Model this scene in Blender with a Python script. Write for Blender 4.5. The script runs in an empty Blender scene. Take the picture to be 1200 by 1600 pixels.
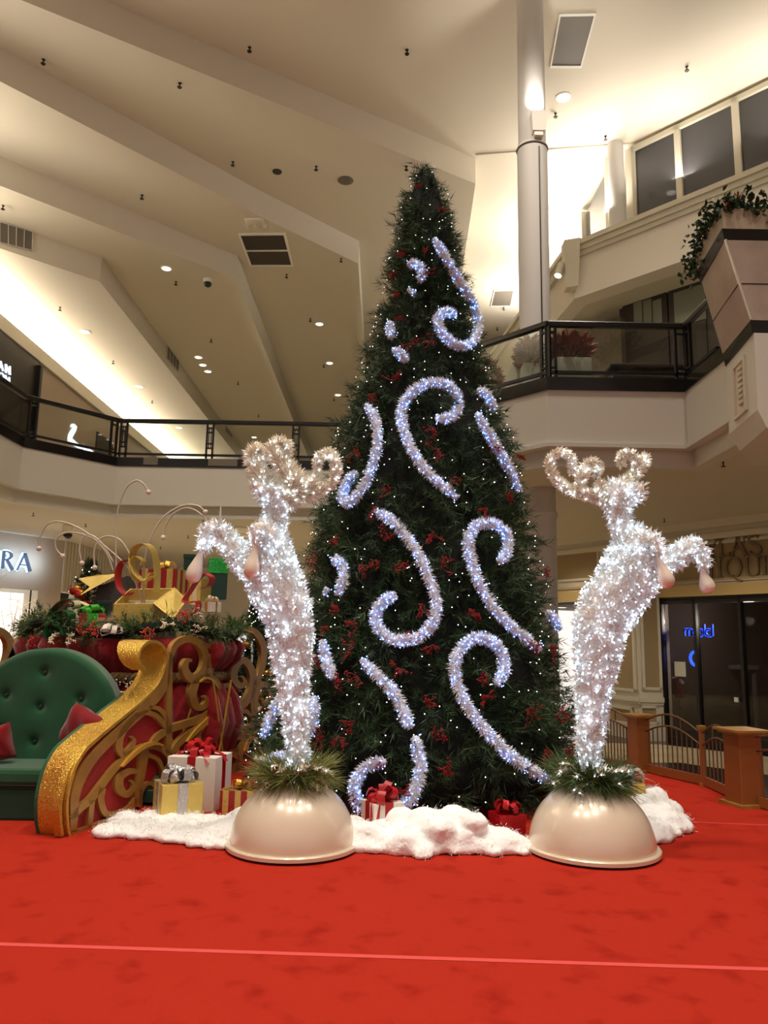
import bpy, math, random
import numpy as np
from mathutils import Vector, Matrix

# ---------------------------------------------------------------- camera, world, light, exposure
S = bpy.context.scene
C = S.collection
F_PX = 1200.0
EYE = np.array([0.0, 0.0, 1.5])
PITCH = math.atan(200 / 1200)
ROLL = math.radians(1.03)
_f = np.array([0, math.cos(PITCH), math.sin(PITCH)])
_u0 = np.array([0, -math.sin(PITCH), math.cos(PITCH)])
_r0 = np.array([1.0, 0, 0])
CR = math.cos(ROLL) * _r0 + math.sin(ROLL) * _u0
CU = math.cos(ROLL) * _u0 - math.sin(ROLL) * _r0
cam_data = bpy.data.cameras.new('camera')
cam = bpy.data.objects.new('camera', cam_data)
C.objects.link(cam)
cam.matrix_world = Matrix(((CR[0], CU[0], -_f[0], EYE[0]), (CR[1], CU[1], -_f[1], EYE[1]),
                           (CR[2], CU[2], -_f[2], EYE[2]), (0, 0, 0, 1)))
cam_data.sensor_fit = 'VERTICAL'
cam_data.sensor_height = 32.0
cam_data.lens = 32.0 * F_PX / 1600.0
cam_data.clip_end = 200
S.camera = cam
S.view_settings.view_transform = 'Standard'
S.view_settings.look = 'None'
S.view_settings.gamma = 1.0
S.view_settings.use_curve_mapping = False
S.view_settings.exposure = 0.0
W = bpy.data.worlds.new('mall_ambient')
S.world = W
W.use_nodes = True
W.node_tree.nodes['Background'].inputs[0].default_value = (1.0, 0.90, 0.80, 1)
W.node_tree.nodes['Background'].inputs[1].default_value = 0.47


def lamp(name, kind, loc, energy, color=(1, .86, .68), size=.3, size_y=None, aim=None, spot=None, blend=.6):
    d = bpy.data.lights.new(name, kind)
    d.energy = energy
    d.color = color
    if kind == 'AREA':
        d.size = size
        if size_y:
            d.shape = 'RECTANGLE'
            d.size_y = size_y
    else:
        d.shadow_soft_size = size
    if kind == 'SPOT':
        d.spot_size = math.radians(spot or 90)
        d.spot_blend = blend
    o = bpy.data.objects.new(name, d)
    C.objects.link(o)
    o.location = loc
    if aim is not None:
        v = Vector(aim) - Vector(loc)
        o.rotation_euler = v.to_track_quat('-Z', 'Y').to_euler()
    return o


WARM = (1, .90, .77)
# recessed downlights of the atrium ceiling, above the set
for i, (x, y) in enumerate([(-5.0, 3.0), (-1.5, 1.0), (2.0, 1.5), (5.0, 4.0), (-2.0, 5.5), (1.5, 5.0)]):
    lamp('downlight', 'SPOT', (x, y, 13.2), 1400, WARM, .25, aim=(x * .8, y + .8, 0), spot=75, blend=.8)
for x, y in ((-4.0, 8.6), (.5, 9.2), (4.5, 8.6)):  # added unseen spots that brighten the column and balconies
    lamp('downlight', 'SPOT', (x, y, 13.3), 900, WARM, .25, aim=(x * 1.15, y + 5.5, 4), spot=100, blend=.9)
# cove light above the left bulkhead
lamp('cove_light', 'AREA', (-11.3, 27.0, 9.9), 2700, (1, .93, .82), .4, 38).rotation_euler = (math.pi, 0, 0)
# added uplights with no fixture, placed over the right ledge to brighten the ceiling
for x, y, e in ((5.25, 17.5, 130), (5.2, 21.0, 230), (5.2, 25.0, 230), (6.6, 15.9, 75), (8.2, 14.3, 75)):
    lamp('added_uplight', 'AREA', (x, y, 12.0), e, (1, .93, .84), .5, 1.6, aim=(x - .4, y - .6, 13.5))
# lamps below the gallery, ground floor
for x, y, e in [(6.0, 14.5, 110), (4.0, 18.5, 70), (-8.0, 19.0, 300), (-3.0, 22.0, 300), (2.0, 22.0, 110), (-9.0, 13.0, 110)]:
    lamp('soffit_downlight', 'SPOT', (x, y, 4.0), e * 2.4, WARM, .15, aim=(x, y, 0), spot=140, blend=.9)

# ---------------------------------------------------------------- from the photograph's rays to points of the place
def ray(px, py):
    return _f + (px - 600) / F_PX * CR - (py - 800) / F_PX * CU


def atY(px, py, Y):
    d = ray(px, py)
    return EYE + d * (Y / d[1])


def atZ(px, py, z):
    d = ray(px, py)
    return EYE + d * ((z - EYE[2]) / d[2])


def G(px, py, z=0.0):
    return atZ(px, py, z)


class Plane:
    """vertical plane through p (xy) along direction d (xy): coordinates u along it, z up"""
    def __init__(s, p, d):
        s.p = np.array([p[0], p[1], 0.0])
        d = np.array([d[0], d[1], 0.0])
        s.d = d / np.linalg.norm(d)
        n = np.array([s.d[1], -s.d[0], 0.0])
        if n @ (EYE - s.p) < 0:
            n = -n
        s.n = n                                   # towards the viewer

    def hit(s, px, py, off=0.0):
        r = ray(px, py)
        t = ((s.p + s.n * off - EYE) @ s.n) / (r @ s.n)
        return EYE + r * t

    def uz(s, px, py, off=0.0):
        q = s.hit(px, py, off)
        return ((q - s.p) @ s.d, q[2])

    def pt(s, u, z, off=0.0):
        q = s.p + s.d * u + s.n * off
        return np.array([q[0], q[1], z])


# ---------------------------------------------------------------- mesh helpers
def catmull(pts, n=6, closed=False):
    P = np.array(pts, float)
    if len(P) < 3:
        return P
    out = []
    N = len(P)
    rng = range(N) if closed else range(N - 1)
    for i in rng:
        p1, p2 = P[i], P[(i + 1) % N]
        p0 = P[(i - 1) % N] if (closed or i > 0) else 2 * p1 - p2
        p3 = P[(i + 2) % N] if (closed or i + 2 < N) else 2 * p2 - p1
        for k in range(n):
            t = k / n
            out.append(.5 * ((2 * p1) + (-p0 + p2) * t + (2 * p0 - 5 * p1 + 4 * p2 - p3) * t * t + (-p0 + 3 * p1 - 3 * p2 + p3) * t ** 3))
    if not closed:
        out.append(P[-1])
    return np.array(out)


def unit(v):
    v = np.asarray(v, float)
    return v / (np.linalg.norm(v, axis=-1, keepdims=True) + 1e-12)


class MB:
    def __init__(s):
        s.v = []
        s.f = []
        s.m = []
        s.mi = 0

    def add(s, V, Fc):
        o = len(s.v)
        s.v.extend([tuple(map(float, p)) for p in V])
        s.f.extend([tuple(int(i) + o for i in q) for q in Fc])
        s.m.extend([s.mi] * len(Fc))
        return s

    def box(s, c, size, rz=0.0, top=1.0):
        x, y, z = [k / 2 for k in size]
        a, b = math.cos(rz), math.sin(rz)
        V = []
        for k, dz in ((1.0, -z), (top, z)):
            for dx, dy in ((-x, -y), (x, -y), (x, y), (-x, y)):
                dx, dy = dx * k, dy * k
                V.append((c[0] + dx * a - dy * b, c[1] + dx * b + dy * a, c[2] + dz))
        return s.add(V, [(3, 2, 1, 0), (4, 5, 6, 7), (0, 1, 5, 4), (1, 2, 6, 5), (2, 3, 7, 6), (3, 0, 4, 7)])

    def hexa(s, V):
        """8 points: bottom 4, top 4, counter-clockwise seen from above"""
        return s.add(V, [(3, 2, 1, 0), (4, 5, 6, 7), (0, 1, 5, 4), (1, 2, 6, 5), (2, 3, 7, 6), (3, 0, 4, 7)])

    def prism(s, poly, z0, z1):
        n = len(poly)
        V = [(p[0], p[1], z0) for p in poly] + [(p[0], p[1], z1) for p in poly]
        Fc = [tuple(range(n - 1, -1, -1)), tuple(range(n, 2 * n))]
        Fc += [(i, (i + 1) % n, n + (i + 1) % n, n + i) for i in range(n)]
        return s.add(V, Fc)

    def slab(s, poly3, vec):
        """a flat polygon in space given thickness vec"""
        n = len(poly3)
        P = [np.asarray(p, float) for p in poly3]
        V = P + [p + np.asarray(vec) for p in P]
        Fc = [tuple(range(n - 1, -1, -1)), tuple(range(n, 2 * n))]
        Fc += [(i, (i + 1) % n, n + (i + 1) % n, n + i) for i in range(n)]
        return s.add(V, Fc)

    def tube(s, pts, r, n=8, cap=True, flat=None):
        P = np.array(pts, float)
        N = len(P)
        R = np.full(N, r, float) if np.isscalar(r) else np.array(r, float)
        T = np.zeros_like(P)
        T[1:-1] = P[2:] - P[:-2]
        T[0] = P[1] - P[0]
        T[-1] = P[-1] - P[-2]
        T = unit(T)
        a = np.array([0, 0, 1.0]) if abs(T[0][2]) < .9 else np.array([1.0, 0, 0])
        nrm = unit(np.cross(T[0], a))
        V = []
        for i in range(N):
            nrm = nrm - T[i] * (nrm @ T[i])
            nrm = unit(nrm)
            bn = np.cross(T[i], nrm)
            for k in range(n):
                th = 2 * math.pi * k / n
                V.append(P[i] + R[i] * (math.cos(th) * nrm + math.sin(th) * bn))
        Fc = []
        for i in range(N - 1):
            for k in range(n):
                k2 = (k + 1) % n
                Fc.append((i * n + k, i * n + k2, (i + 1) * n + k2, (i + 1) * n + k))
        if cap:
            Fc.append(tuple(range(n - 1, -1, -1)))
            Fc.append(tuple((N - 1) * n + k for k in range(n)))
        return s.add(V, Fc)

    def lathe(s, prof, c=(0, 0, 0), n=40):
        V = []
        for r, z in prof:
            for k in range(n):
                th = 2 * math.pi * k / n
                V.append((c[0] + r * math.cos(th), c[1] + r * math.sin(th), c[2] + z))
        Fc = []
        for i in range(len(prof) - 1):
            for k in range(n):
                k2 = (k + 1) % n
                Fc.append((i * n + k, i * n + k2, (i + 1) * n + k2, (i + 1) * n + k))
        Fc.append(tuple(range(n - 1, -1, -1)))
        Fc.append(tuple((len(prof) - 1) * n + k for k in range(n)))
        return s.add(V, Fc)

    def sphere(s, c, r, n=12, m=8, sc=(1, 1, 1)):
        prof = [(max(1e-4, math.sin(math.pi * i / m)) * 1.0, -math.cos(math.pi * i / m)) for i in range(m + 1)]
        V = []
        for a, z in prof:
            for k in range(n):
                th = 2 * math.pi * k / n
                V.append((c[0] + r * sc[0] * a * math.cos(th), c[1] + r * sc[1] * a * math.sin(th), c[2] + r * sc[2] * z))
        Fc = []
        for i in range(m):
            for k in range(n):
                k2 = (k + 1) % n
                Fc.append((i * n + k, i * n + k2, (i + 1) * n + k2, (i + 1) * n + k))
        return s.add(V, Fc)

    def stroke(s, pts, fn, thick, n=6, smooth=True):
        """pts = (x, y, width) in a flat drawing; fn maps (x, y) to a point; thick = thickness vector"""
        P = catmull(pts, n) if smooth else np.array(pts, float)
        X = P[:, :2]
        T = np.zeros_like(X)
        T[1:-1] = X[2:] - X[:-2]
        T[0] = X[1] - X[0]
        T[-1] = X[-1] - X[-2]
        T = unit(T)
        Nn = np.stack([-T[:, 1], T[:, 0]], 1)
        w = np.maximum(P[:, 2:3], .02) / 2
        A = X + Nn * w
        B = X - Nn * w
        th = np.asarray(thick, float)
        V = []
        for a, b in zip(A, B):
            pa, pb = np.asarray(fn(*a)), np.asarray(fn(*b))
            V += [pa, pb, pa + th, pb + th]
        Fc = []
        N = len(X)
        for i in range(N - 1):
            o, q = 4 * i, 4 * i + 4
            Fc += [(o, o + 1, q + 1, q), (o + 2, q + 2, q + 3, o + 3), (o, q, q + 2, o + 2), (o + 1, o + 3, q + 3, q + 1)]
        Fc += [(0, 2, 3, 1), (4 * N - 4, 4 * N - 3, 4 * N - 1, 4 * N - 2)]
        return s.add(V, Fc)

    def strip(s, pts, wvec, thick=.004):
        """a ribbon: centre line pts, width vectors wvec, given a little thickness"""
        P = np.array(pts, float)
        Wv = np.array(wvec, float)
        if Wv.ndim == 1:
            Wv = np.tile(Wv, (len(P), 1))
        T = np.gradient(P, axis=0)
        Nn = unit(np.cross(T, Wv)) * thick
        V = []
        for p, w, q in zip(P, Wv, Nn):
            V += [p + w / 2, p - w / 2, p + w / 2 + q, p - w / 2 + q]
        Fc = []
        N = len(P)
        for i in range(N - 1):
            o, q = 4 * i, 4 * i + 4
            Fc += [(o, o + 1, q + 1, q), (o + 2, q + 2, q + 3, o + 3), (o, q, q + 2, o + 2), (o + 1, o + 3, q + 3, q + 1)]
        Fc += [(0, 2, 3, 1), (4 * N - 4, 4 * N - 3, 4 * N - 1, 4 * N - 2)]
        return s.add(V, Fc)

    def build(s, name, mats, parent=None, smooth=False, loc=None, bevel=0.0, seg=2):
        me = bpy.data.meshes.new(name)
        V = np.array(s.v, float)
        if parent is not None:
            o0 = worldloc(parent)
            L = np.zeros(3)
            if loc is not None:
                L = np.array(loc) - o0
            V = V - o0 - L
        else:
            if loc is None:
                mn, mx = V.min(0), V.max(0)
                loc = ((mn[0] + mx[0]) / 2, (mn[1] + mx[1]) / 2, mn[2])
            L = np.array(loc, float)
            V = V - L
        me.from_pydata(V.tolist(), [], s.f)
        if not isinstance(mats, (list, tuple)):
            mats = [mats]
        for m in mats:
            me.materials.append(m)
        if max(s.m, default=0) > 0:
            me.polygons.foreach_set('material_index', s.m)
        if smooth:
            me.polygons.foreach_set('use_smooth', [True] * len(me.polygons))
            if smooth == 'auto':
                me.set_sharp_from_angle(angle=math.radians(40))
        me.validate()
        me.update()
        o = bpy.data.objects.new(name, me)
        C.objects.link(o)
        o.location = L.tolist()
        if parent is not None:
            o.parent = parent
        if bevel > 0:
            b = o.modifiers.new('bevel', 'BEVEL')
            b.width = bevel
            b.segments = seg
            b.limit_method = 'ANGLE'
        return o


def worldloc(o):
    l = np.array(o.location, float)
    while o.parent is not None:
        o = o.parent
        l = l + np.array(o.location, float)
    return l


def tag(o, label=None, cat=None, group=None, kind=None):
    if label:
        o['label'] = label
    if cat:
        o['category'] = cat
    if group:
        o['group'] = group
    if kind:
        o['kind'] = kind
    return o


def thing(name, loc, label, cat, group=None):
    o = bpy.data.objects.new(name, None)
    o.empty_display_size = .1
    C.objects.link(o)
    o.location = [float(k) for k in loc]
    return tag(o, label, cat, group)


def dup(root, loc, rz=0.0, label=None, group=None, scale=None):
    r = root.copy()
    C.objects.link(r)
    r.location = [float(k) for k in loc]
    r.rotation_euler = (0, 0, rz)
    if scale:
        r.scale = (scale,) * 3
    if label:
        r['label'] = label
    if group:
        r['group'] = group
    for ch in list(root.children):
        c = ch.copy()
        C.objects.link(c)
        c.parent = r
        for g in ch.children:
            d = g.copy()
            C.objects.link(d)
            d.parent = c
    return r


def struct(mb, name, m, **k):
    return tag(mb.build(name, m, **k), kind='structure')


RNG = np.random.default_rng(7)
random.seed(7)


def leaves(base, direction, length, width, kind='needle', rng=RNG, curl=.0):
    """many blades at once -> (verts, faces)"""
    B = np.asarray(base, float)
    D = unit(direction)
    N = len(B)
    L = (np.full(N, length) if np.isscalar(length) else np.asarray(length))[:, None]
    Wd = (np.full(N, width) if np.isscalar(width) else np.asarray(width))[:, None]
    sd = unit(np.cross(D, rng.normal(size=(N, 3))))
    if kind == 'needle':
        V = np.stack([B - sd * Wd / 2, B + sd * Wd / 2, B + D * L], 1).reshape(-1, 3)
        Fc = np.arange(3 * N).reshape(-1, 3)
    else:
        up = np.cross(D, sd)
        V = np.stack([B, B + D * L * .45 - sd * Wd / 2 + up * Wd * .18, B + D * L + up * L * curl, B + D * L * .45 + sd * Wd / 2 + up * Wd * .18], 1).reshape(-1, 3)
        Fc = np.arange(4 * N).reshape(-1, 4)
    return V, Fc


OCT_V = np.array([(1, 0, 0), (-1, 0, 0), (0, 1, 0), (0, -1, 0), (0, 0, 1), (0, 0, -1)], float)
OCT_F = np.array([(0, 2, 4), (2, 1, 4), (1, 3, 4), (3, 0, 4), (2, 0, 5), (1, 2, 5), (3, 1, 5), (0, 3, 5)])


def beads(P, r):
    P = np.asarray(P, float)
    N = len(P)
    R = (np.full(N, r) if np.isscalar(r) else np.asarray(r))[:, None, None]
    V = (P[:, None, :] + OCT_V[None] * R).reshape(-1, 3)
    Fc = (OCT_F[None] + 6 * np.arange(N)[:, None, None]).reshape(-1, 3)
    return V, Fc


# ---------------------------------------------------------------- materials
def lin(c):
    return [((k / 255) / 12.92 if k / 255 <= .04045 else ((k / 255 + .055) / 1.055) ** 2.4) for k in c] + [1.0]


def mat(name, rgb, rough=.6, metal=0.0, var=None, bump=None, coat=0.0, emit=None, glitter=None, sheen=0.0, trans=0.0, spec=None):
    m = bpy.data.materials.new(name)
    m.use_nodes = True
    nt = m.node_tree
    b = nt.nodes['Principled BSDF']
    b.inputs['Base Color'].default_value = lin(rgb)
    b.inputs['Roughness'].default_value = rough
    b.inputs['Metallic'].default_value = metal
    if spec is not None:
        b.inputs['Specular IOR Level'].default_value = spec
    if coat:
        b.inputs['Coat Weight'].default_value = coat
        b.inputs['Coat Roughness'].default_value = .12
    if sheen:
        b.inputs['Sheen Weight'].default_value = sheen
    if trans:
        b.inputs['Subsurface Weight'].default_value = trans
        b.inputs['Subsurface Radius'].default_value = (.03, .03, .03)
    tc = nt.nodes.new('ShaderNodeTexCoord')
    if var:                                        # (scale, rgb2[, detail, lo, hi])
        nz = nt.nodes.new('ShaderNodeTexNoise')
        nz.inputs['Scale'].default_value = var[0]
        nz.inputs['Detail'].default_value = var[2] if len(var) > 2 else 3
        rp = nt.nodes.new('ShaderNodeValToRGB')
        rp.color_ramp.elements[0].position = var[3] if len(var) > 3 else .35
        rp.color_ramp.elements[1].position = var[4] if len(var) > 4 else .65
        rp.color_ramp.elements[0].color = lin(rgb)
        rp.color_ramp.elements[1].color = lin(var[1])
        nt.links.new(tc.outputs['Object'], nz.inputs['Vector'])
        nt.links.new(nz.outputs['Fac'], rp.inputs['Fac'])
        nt.links.new(rp.outputs['Color'], b.inputs['Base Color'])
    if bump:
        nz = nt.nodes.new('ShaderNodeTexNoise')
        nz.inputs['Scale'].default_value = bump[0]
        nz.inputs['Detail'].default_value = 4
        bp = nt.nodes.new('ShaderNodeBump')
        bp.inputs['Strength'].default_value = bump[1]
        bp.inputs['Distance'].default_value = bump[2] if len(bump) > 2 else .02
        nt.links.new(tc.outputs['Object'], nz.inputs['Vector'])
        nt.links.new(nz.outputs['Fac'], bp.inputs['Height'])
        nt.links.new(bp.outputs['Normal'], b.inputs['Normal'])
    if glitter:                                    # (scale, strength): every flake tilts its own way
        vo = nt.nodes.new('ShaderNodeTexVoronoi')
        vo.inputs['Scale'].default_value = glitter[0]
        mx = nt.nodes.new('ShaderNodeVectorMath')
        mx.operation = 'MULTIPLY_ADD'
        mx.inputs[1].default_value = (glitter[1],) * 3
        mx.inputs[2].default_value = (-glitter[1] / 2,) * 3
        ad = nt.nodes.new('ShaderNodeVectorMath')
        ge = nt.nodes.new('ShaderNodeNewGeometry')
        nm = nt.nodes.new('ShaderNodeVectorMath')
        nm.operation = 'NORMALIZE'
        nt.links.new(tc.outputs['Object'], vo.inputs['Vector'])
        nt.links.new(vo.outputs['Color'], mx.inputs[0])
        nt.links.new(mx.outputs[0], ad.inputs[0])
        nt.links.new(ge.outputs['Normal'], ad.inputs[1])
        nt.links.new(ad.outputs[0], nm.inputs[0])
        nt.links.new(nm.outputs[0], b.inputs['Normal'])
    if emit:
        b.inputs['Emission Color'].default_value = lin(emit[0])
        b.inputs['Emission Strength'].default_value = emit[1]
    return m


def glass_mat(name, tint=(225, 232, 225), refl=.10, opacity=.0):
    m = bpy.data.materials.new(name)
    m.use_nodes = True
    nt = m.node_tree
    nt.nodes.clear()
    out = nt.nodes.new('ShaderNodeOutputMaterial')
    tr = nt.nodes.new('ShaderNodeBsdfTransparent')
    tr.inputs[0].default_value = lin(tint)
    gl = nt.nodes.new('ShaderNodeBsdfGlossy')
    gl.inputs['Roughness'].default_value = .02
    gl.inputs[0].default_value = (.9, .9, .9, 1)
    mx = nt.nodes.new('ShaderNodeMixShader')
    mx.inputs[0].default_value = refl
    nt.links.new(tr.outputs[0], mx.inputs[1])
    nt.links.new(gl.outputs[0], mx.inputs[2])
    nt.links.new(mx.outputs[0], out.inputs[0])
    return m


M = {}
M['ceil'] = mat('ceiling_paint', (222, 213, 194), .9)
M['white_wall'] = mat('white_paint', (232, 224, 208), .85)
M['fascia'] = mat('gallery_fascia_paint', (210, 206, 194), .8)
M['soffit'] = mat('soffit_paint', (208, 199, 180), .9)
M['cream'] = mat('cream_trim_paint', (210, 202, 180), .6)
M['tan'] = mat('tan_panel_paint', (158, 136, 98), .6)
M['taupe'] = mat('taupe_wall', (178, 160, 140), .8)
M['taupe_rib'] = mat('ribbed_pale_wall', (205, 195, 178), .8)
M['black'] = mat('black_metal', (16, 15, 15), .3)
M['blackstone'] = mat('black_polished_stone', (24, 22, 22), .18)
M['bronze'] = mat('dark_bronze_frame', (30, 24, 20), .35)
M['glass'] = glass_mat('clear_glass', (246, 248, 244), .045)
M['dark_glass'] = glass_mat('shop_glass', (205, 200, 196), .05)
M['smoke'] = mat('smoked_window_glass', (70, 68, 70), .04)
M['carpet'] = mat('red_carpet_pile', (170, 46, 32), .95, var=(5.0, (146, 34, 24), 6, .54, .74), bump=(260, .35, .004), spec=.02)
M['seam'] = mat('carpet_seam_pile', (214, 84, 80), .95, spec=.05)
M['tile_light'] = mat('pale_floor_tile', (200, 184, 150), .25, var=(1.2, (184, 166, 128)))
M['tile_dark'] = mat('dark_floor_tile', (46, 36, 30), .2)
M['tile_clad'] = mat('travertine_cladding', (196, 182, 158), .4, var=(3, (176, 160, 136), 6))
M['clad_pink'] = mat('travertine_cladding_pink', (182, 164, 150), .4, var=(3, (168, 150, 136), 6))
M['column'] = mat('column_paint', (206, 202, 196), .6)
M['vent'] = mat('vent_grey', (112, 104, 92), .6, bump=(80, .4))
M['vent_dark'] = mat('vent_dark_grille', (58, 50, 42), .6)
M['sprink'] = mat('sprinkler_metal', (60, 50, 42), .4, .6)
M['lamp_on'] = mat('downlight_lens', (255, 250, 240), .4, emit=((255, 244, 225), 3.0))
M['trimwhite'] = mat('white_fixture', (246, 242, 232), .6)
M['shop_glow'] = mat('lit_shop_interior', (255, 250, 244), .8, emit=((255, 246, 240), 1.0))
M['sign_halo'] = mat('sign_halo_light', (255, 255, 255), .4, emit=((150, 200, 255), 2.2))
M['sign_white'] = mat('sign_white_light', (255, 255, 255), .4, emit=((215, 235, 255), 1.3))
M['sign_navy'] = mat('sign_navy_face', (18, 26, 48), .4)
M['blue_glow'] = mat('blue_sign_glow', (40, 80, 255), .4, emit=((36, 84, 255), 6))
M['gold'] = mat('gold_paint', (170, 126, 58), .42, .18, var=(5, (154, 110, 48)))
M['gold_highlight_cord'] = mat('gold_highlight_and_cord', (206, 158, 60), .35, .4)  # gold of the painted scroll highlights and of the sack cords
M['gold_glit'] = mat('gold_glitter', (214, 172, 70), .32, .6, glitter=(260, .9), var=(1.6, (190, 120, 50), 3, .5, .8))
M['gold_foil'] = mat('gold_glitter_paper', (220, 192, 104), .38, .5, glitter=(300, .8))
M['red_panel'] = mat('red_glitter_panel', (150, 22, 26), .5, 0, glitter=(300, .5))
M['velvet_green'] = mat('green_velvet', (26, 84, 50), .9, sheen=.5, var=(3, (22, 74, 44)), spec=.2)
M['velvet_dark'] = mat('green_velvet_base', (20, 58, 38), .9, sheen=.4, spec=.2)
M['pillow'] = mat('red_plush', (120, 12, 18), .95, sheen=.4, bump=(120, .5, .01), spec=.1)
M['canvas'] = mat('cream_canvas', (196, 166, 116), .8)
M['sack'] = mat('red_velvet_sack', (136, 12, 22), .8, sheen=.4, bump=(5, .6, .05), spec=.2)
M['rope'] = mat('braided_rope', (142, 112, 70), .8, bump=(60, .8))
M['needle'] = mat('dark_pine_needles', (32, 54, 34), .5, var=(3.0, (60, 86, 48), 5))
M['needle_light'] = mat('fresh_pine_needles', (98, 120, 66), .55, var=(6, (62, 92, 50), 4))
M['needle_olive'] = mat('olive_pine_needles', (150, 152, 84), .55, var=(9, (104, 120, 66), 4))
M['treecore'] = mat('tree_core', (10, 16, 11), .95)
M['bark'] = mat('brown_bark', (54, 38, 26), .9)
M['berry'] = mat('red_berries', (140, 18, 16), .35)
M['berry_orange'] = mat('orange_red_berries', (206, 62, 40), .4)
M['berry_cream'] = mat('cream_berries', (236, 224, 190), .4)
M['twig'] = mat('red_brown_twig', (92, 26, 22), .7)
M['tinsel'] = mat('white_tinsel_leaves', (236, 238, 246), .4, emit=None)
M['tinsel_core'] = mat('white_garland_core', (206, 208, 226), .7)
M['leafwhite'] = mat('white_glitter_leaves', (238, 246, 250), .3, var=(14, (232, 236, 236)))
M['leafivory'] = mat('ivory_fronds', (244, 238, 222), .5)
M['deer_core'] = mat('rosy_twig_body', (220, 204, 196), .8, var=(12, (236, 230, 226), 4), bump=(40, .8, .03))
M['bulb'] = mat('warm_white_fairy_bulb', (255, 255, 250), .3, emit=((255, 250, 240), 3.0))
M['bulb_cool'] = mat('cool_white_fairy_bulb', (240, 250, 255), .3, emit=((214, 234, 255), 8.5))
M['bulb_blue'] = mat('blue_white_fairy_bulb', (190, 215, 255), .3, emit=((120, 165, 255), 7.0))
M['pearl'] = mat('pearl_paint', (230, 216, 194), .28, .06, coat=.8, var=(1.2, (222, 204, 180)))
M['hoof'] = mat('pearl_hoof', (240, 226, 210), .3, .05, coat=.5)
M['hoof_tip'] = mat('rosy_hoof_tip', (224, 186, 170), .3, coat=.5)
M['snow'] = mat('white_batting', (250, 249, 247), .95, bump=(28, .35, .03), trans=.3)
M['fibre'] = mat('loose_batting_fibre', (248, 247, 245), .9)
_nt = M['fibre'].node_tree
_tl = _nt.nodes.new('ShaderNodeBsdfTranslucent'); _tl.inputs[0].default_value = lin((248, 247, 245))
_mx = _nt.nodes.new('ShaderNodeMixShader'); _mx.inputs[0].default_value = .5
_nt.links.new(_nt.nodes['Principled BSDF'].outputs[0], _mx.inputs[1]); _nt.links.new(_tl.outputs[0], _mx.inputs[2])
_nt.links.new(_mx.outputs[0], _nt.nodes['Material Output'].inputs[0])
M['white_paper'] = mat('white_wrapping', (236, 228, 214), .6)
M['red_ribbon'] = mat('red_satin_ribbon', (170, 14, 22), .4)
M['red_paper'] = mat('red_wrapping', (158, 20, 24), .4)
M['red_glit'] = mat('red_glitter_paper', (176, 8, 22), .3, .4, glitter=(260, .8))
M['red_loop'] = mat('coral_red_ribbon', (182, 38, 42), .5)
M['green_paper'] = mat('deep_green_wrapping', (8, 52, 38), .45)
M['green_glit'] = mat('green_glitter_paper', (40, 170, 70), .3, .4, glitter=(220, .9))
M['green_ribbon'] = mat('green_satin_ribbon', (14, 84, 44), .35)
M['lime'] = mat('lime_glitter_ribbon', (70, 180, 50), .3, .4, glitter=(220, .9))
M['silver'] = mat('silver_glitter_ribbon', (196, 192, 190), .25, .7, glitter=(260, .9))
M['goldbow'] = mat('gold_foil_bow', (224, 180, 84), .25, .7, bump=(30, .5))
M['cream_ribbon'] = mat('cream_ribbon', (220, 200, 166), .6)
M['greybox'] = mat('charcoal_glitter_lining', (74, 74, 72), .4, .3, glitter=(260, .7))
M['tanbox'] = mat('kraft_box', (176, 140, 108), .7)
M['wire'] = mat('silver_beaded_wire', (206, 196, 180), .4, .25)
M['ball'] = mat('pale_ball', (232, 216, 204), .35)
M['orn_gold'] = mat('gold_bauble', (206, 140, 40), .2, .7)
M['orn_red'] = mat('red_bauble', (170, 20, 20), .2, .3)
M['fence'] = mat('copper_paint', (150, 92, 44), .45, .25)
M['fence_pole'] = mat('bronze_rail_paint', (112, 82, 54), .4, .4)
M['planter'] = mat('pale_planter', (190, 194, 184), .6)
M['leaf_red'] = mat('croton_leaves', (150, 46, 32), .45, var=(9, (74, 44, 34), 3))
M['leaf_green'] = mat('ivy_leaves', (38, 74, 34), .45, var=(8, (22, 50, 24), 3))
M['bract'] = mat('red_bract', (190, 50, 30), .4)
M['paper'] = mat('notice_paper', (206, 206, 188), .7)

# ================================================================ the mall
Z2 = 5.29            # underside of the black gallery kerb; gallery floor just above
ZF = -0.6            # mall floor; the carpeted platform is z = 0
FAR = 46.0


def xy(p):
    return (float(p[0]), float(p[1]))


# ceiling: stepped tiers, each a flat slab hanging below the next
d0, d1 = atZ(33, 0, 12.8), atZ(743, 287, 12.8)
c0, c1, c2 = atZ(0, 127, 12.1), atZ(400, 335, 12.1), atZ(560, 412, 12.1)
b0, b1 = atZ(0, 290, 11.4), atZ(369, 435, 11.4)
a0, a1 = atZ(0, 388, 10.7), atZ(156, 440, 10.7)
cv = atZ(0, 498, 9.8)
r0_, r1_ = atZ(743, 240, 13.5), atZ(950, 225, 13.5)


def ext(p, q, x):
    """from q through p on to x"""
    t = (x - p[0]) / (q[0] - p[0])
    return np.array([x, p[1] + t * (q[1] - p[1]), p[2]])


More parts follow.
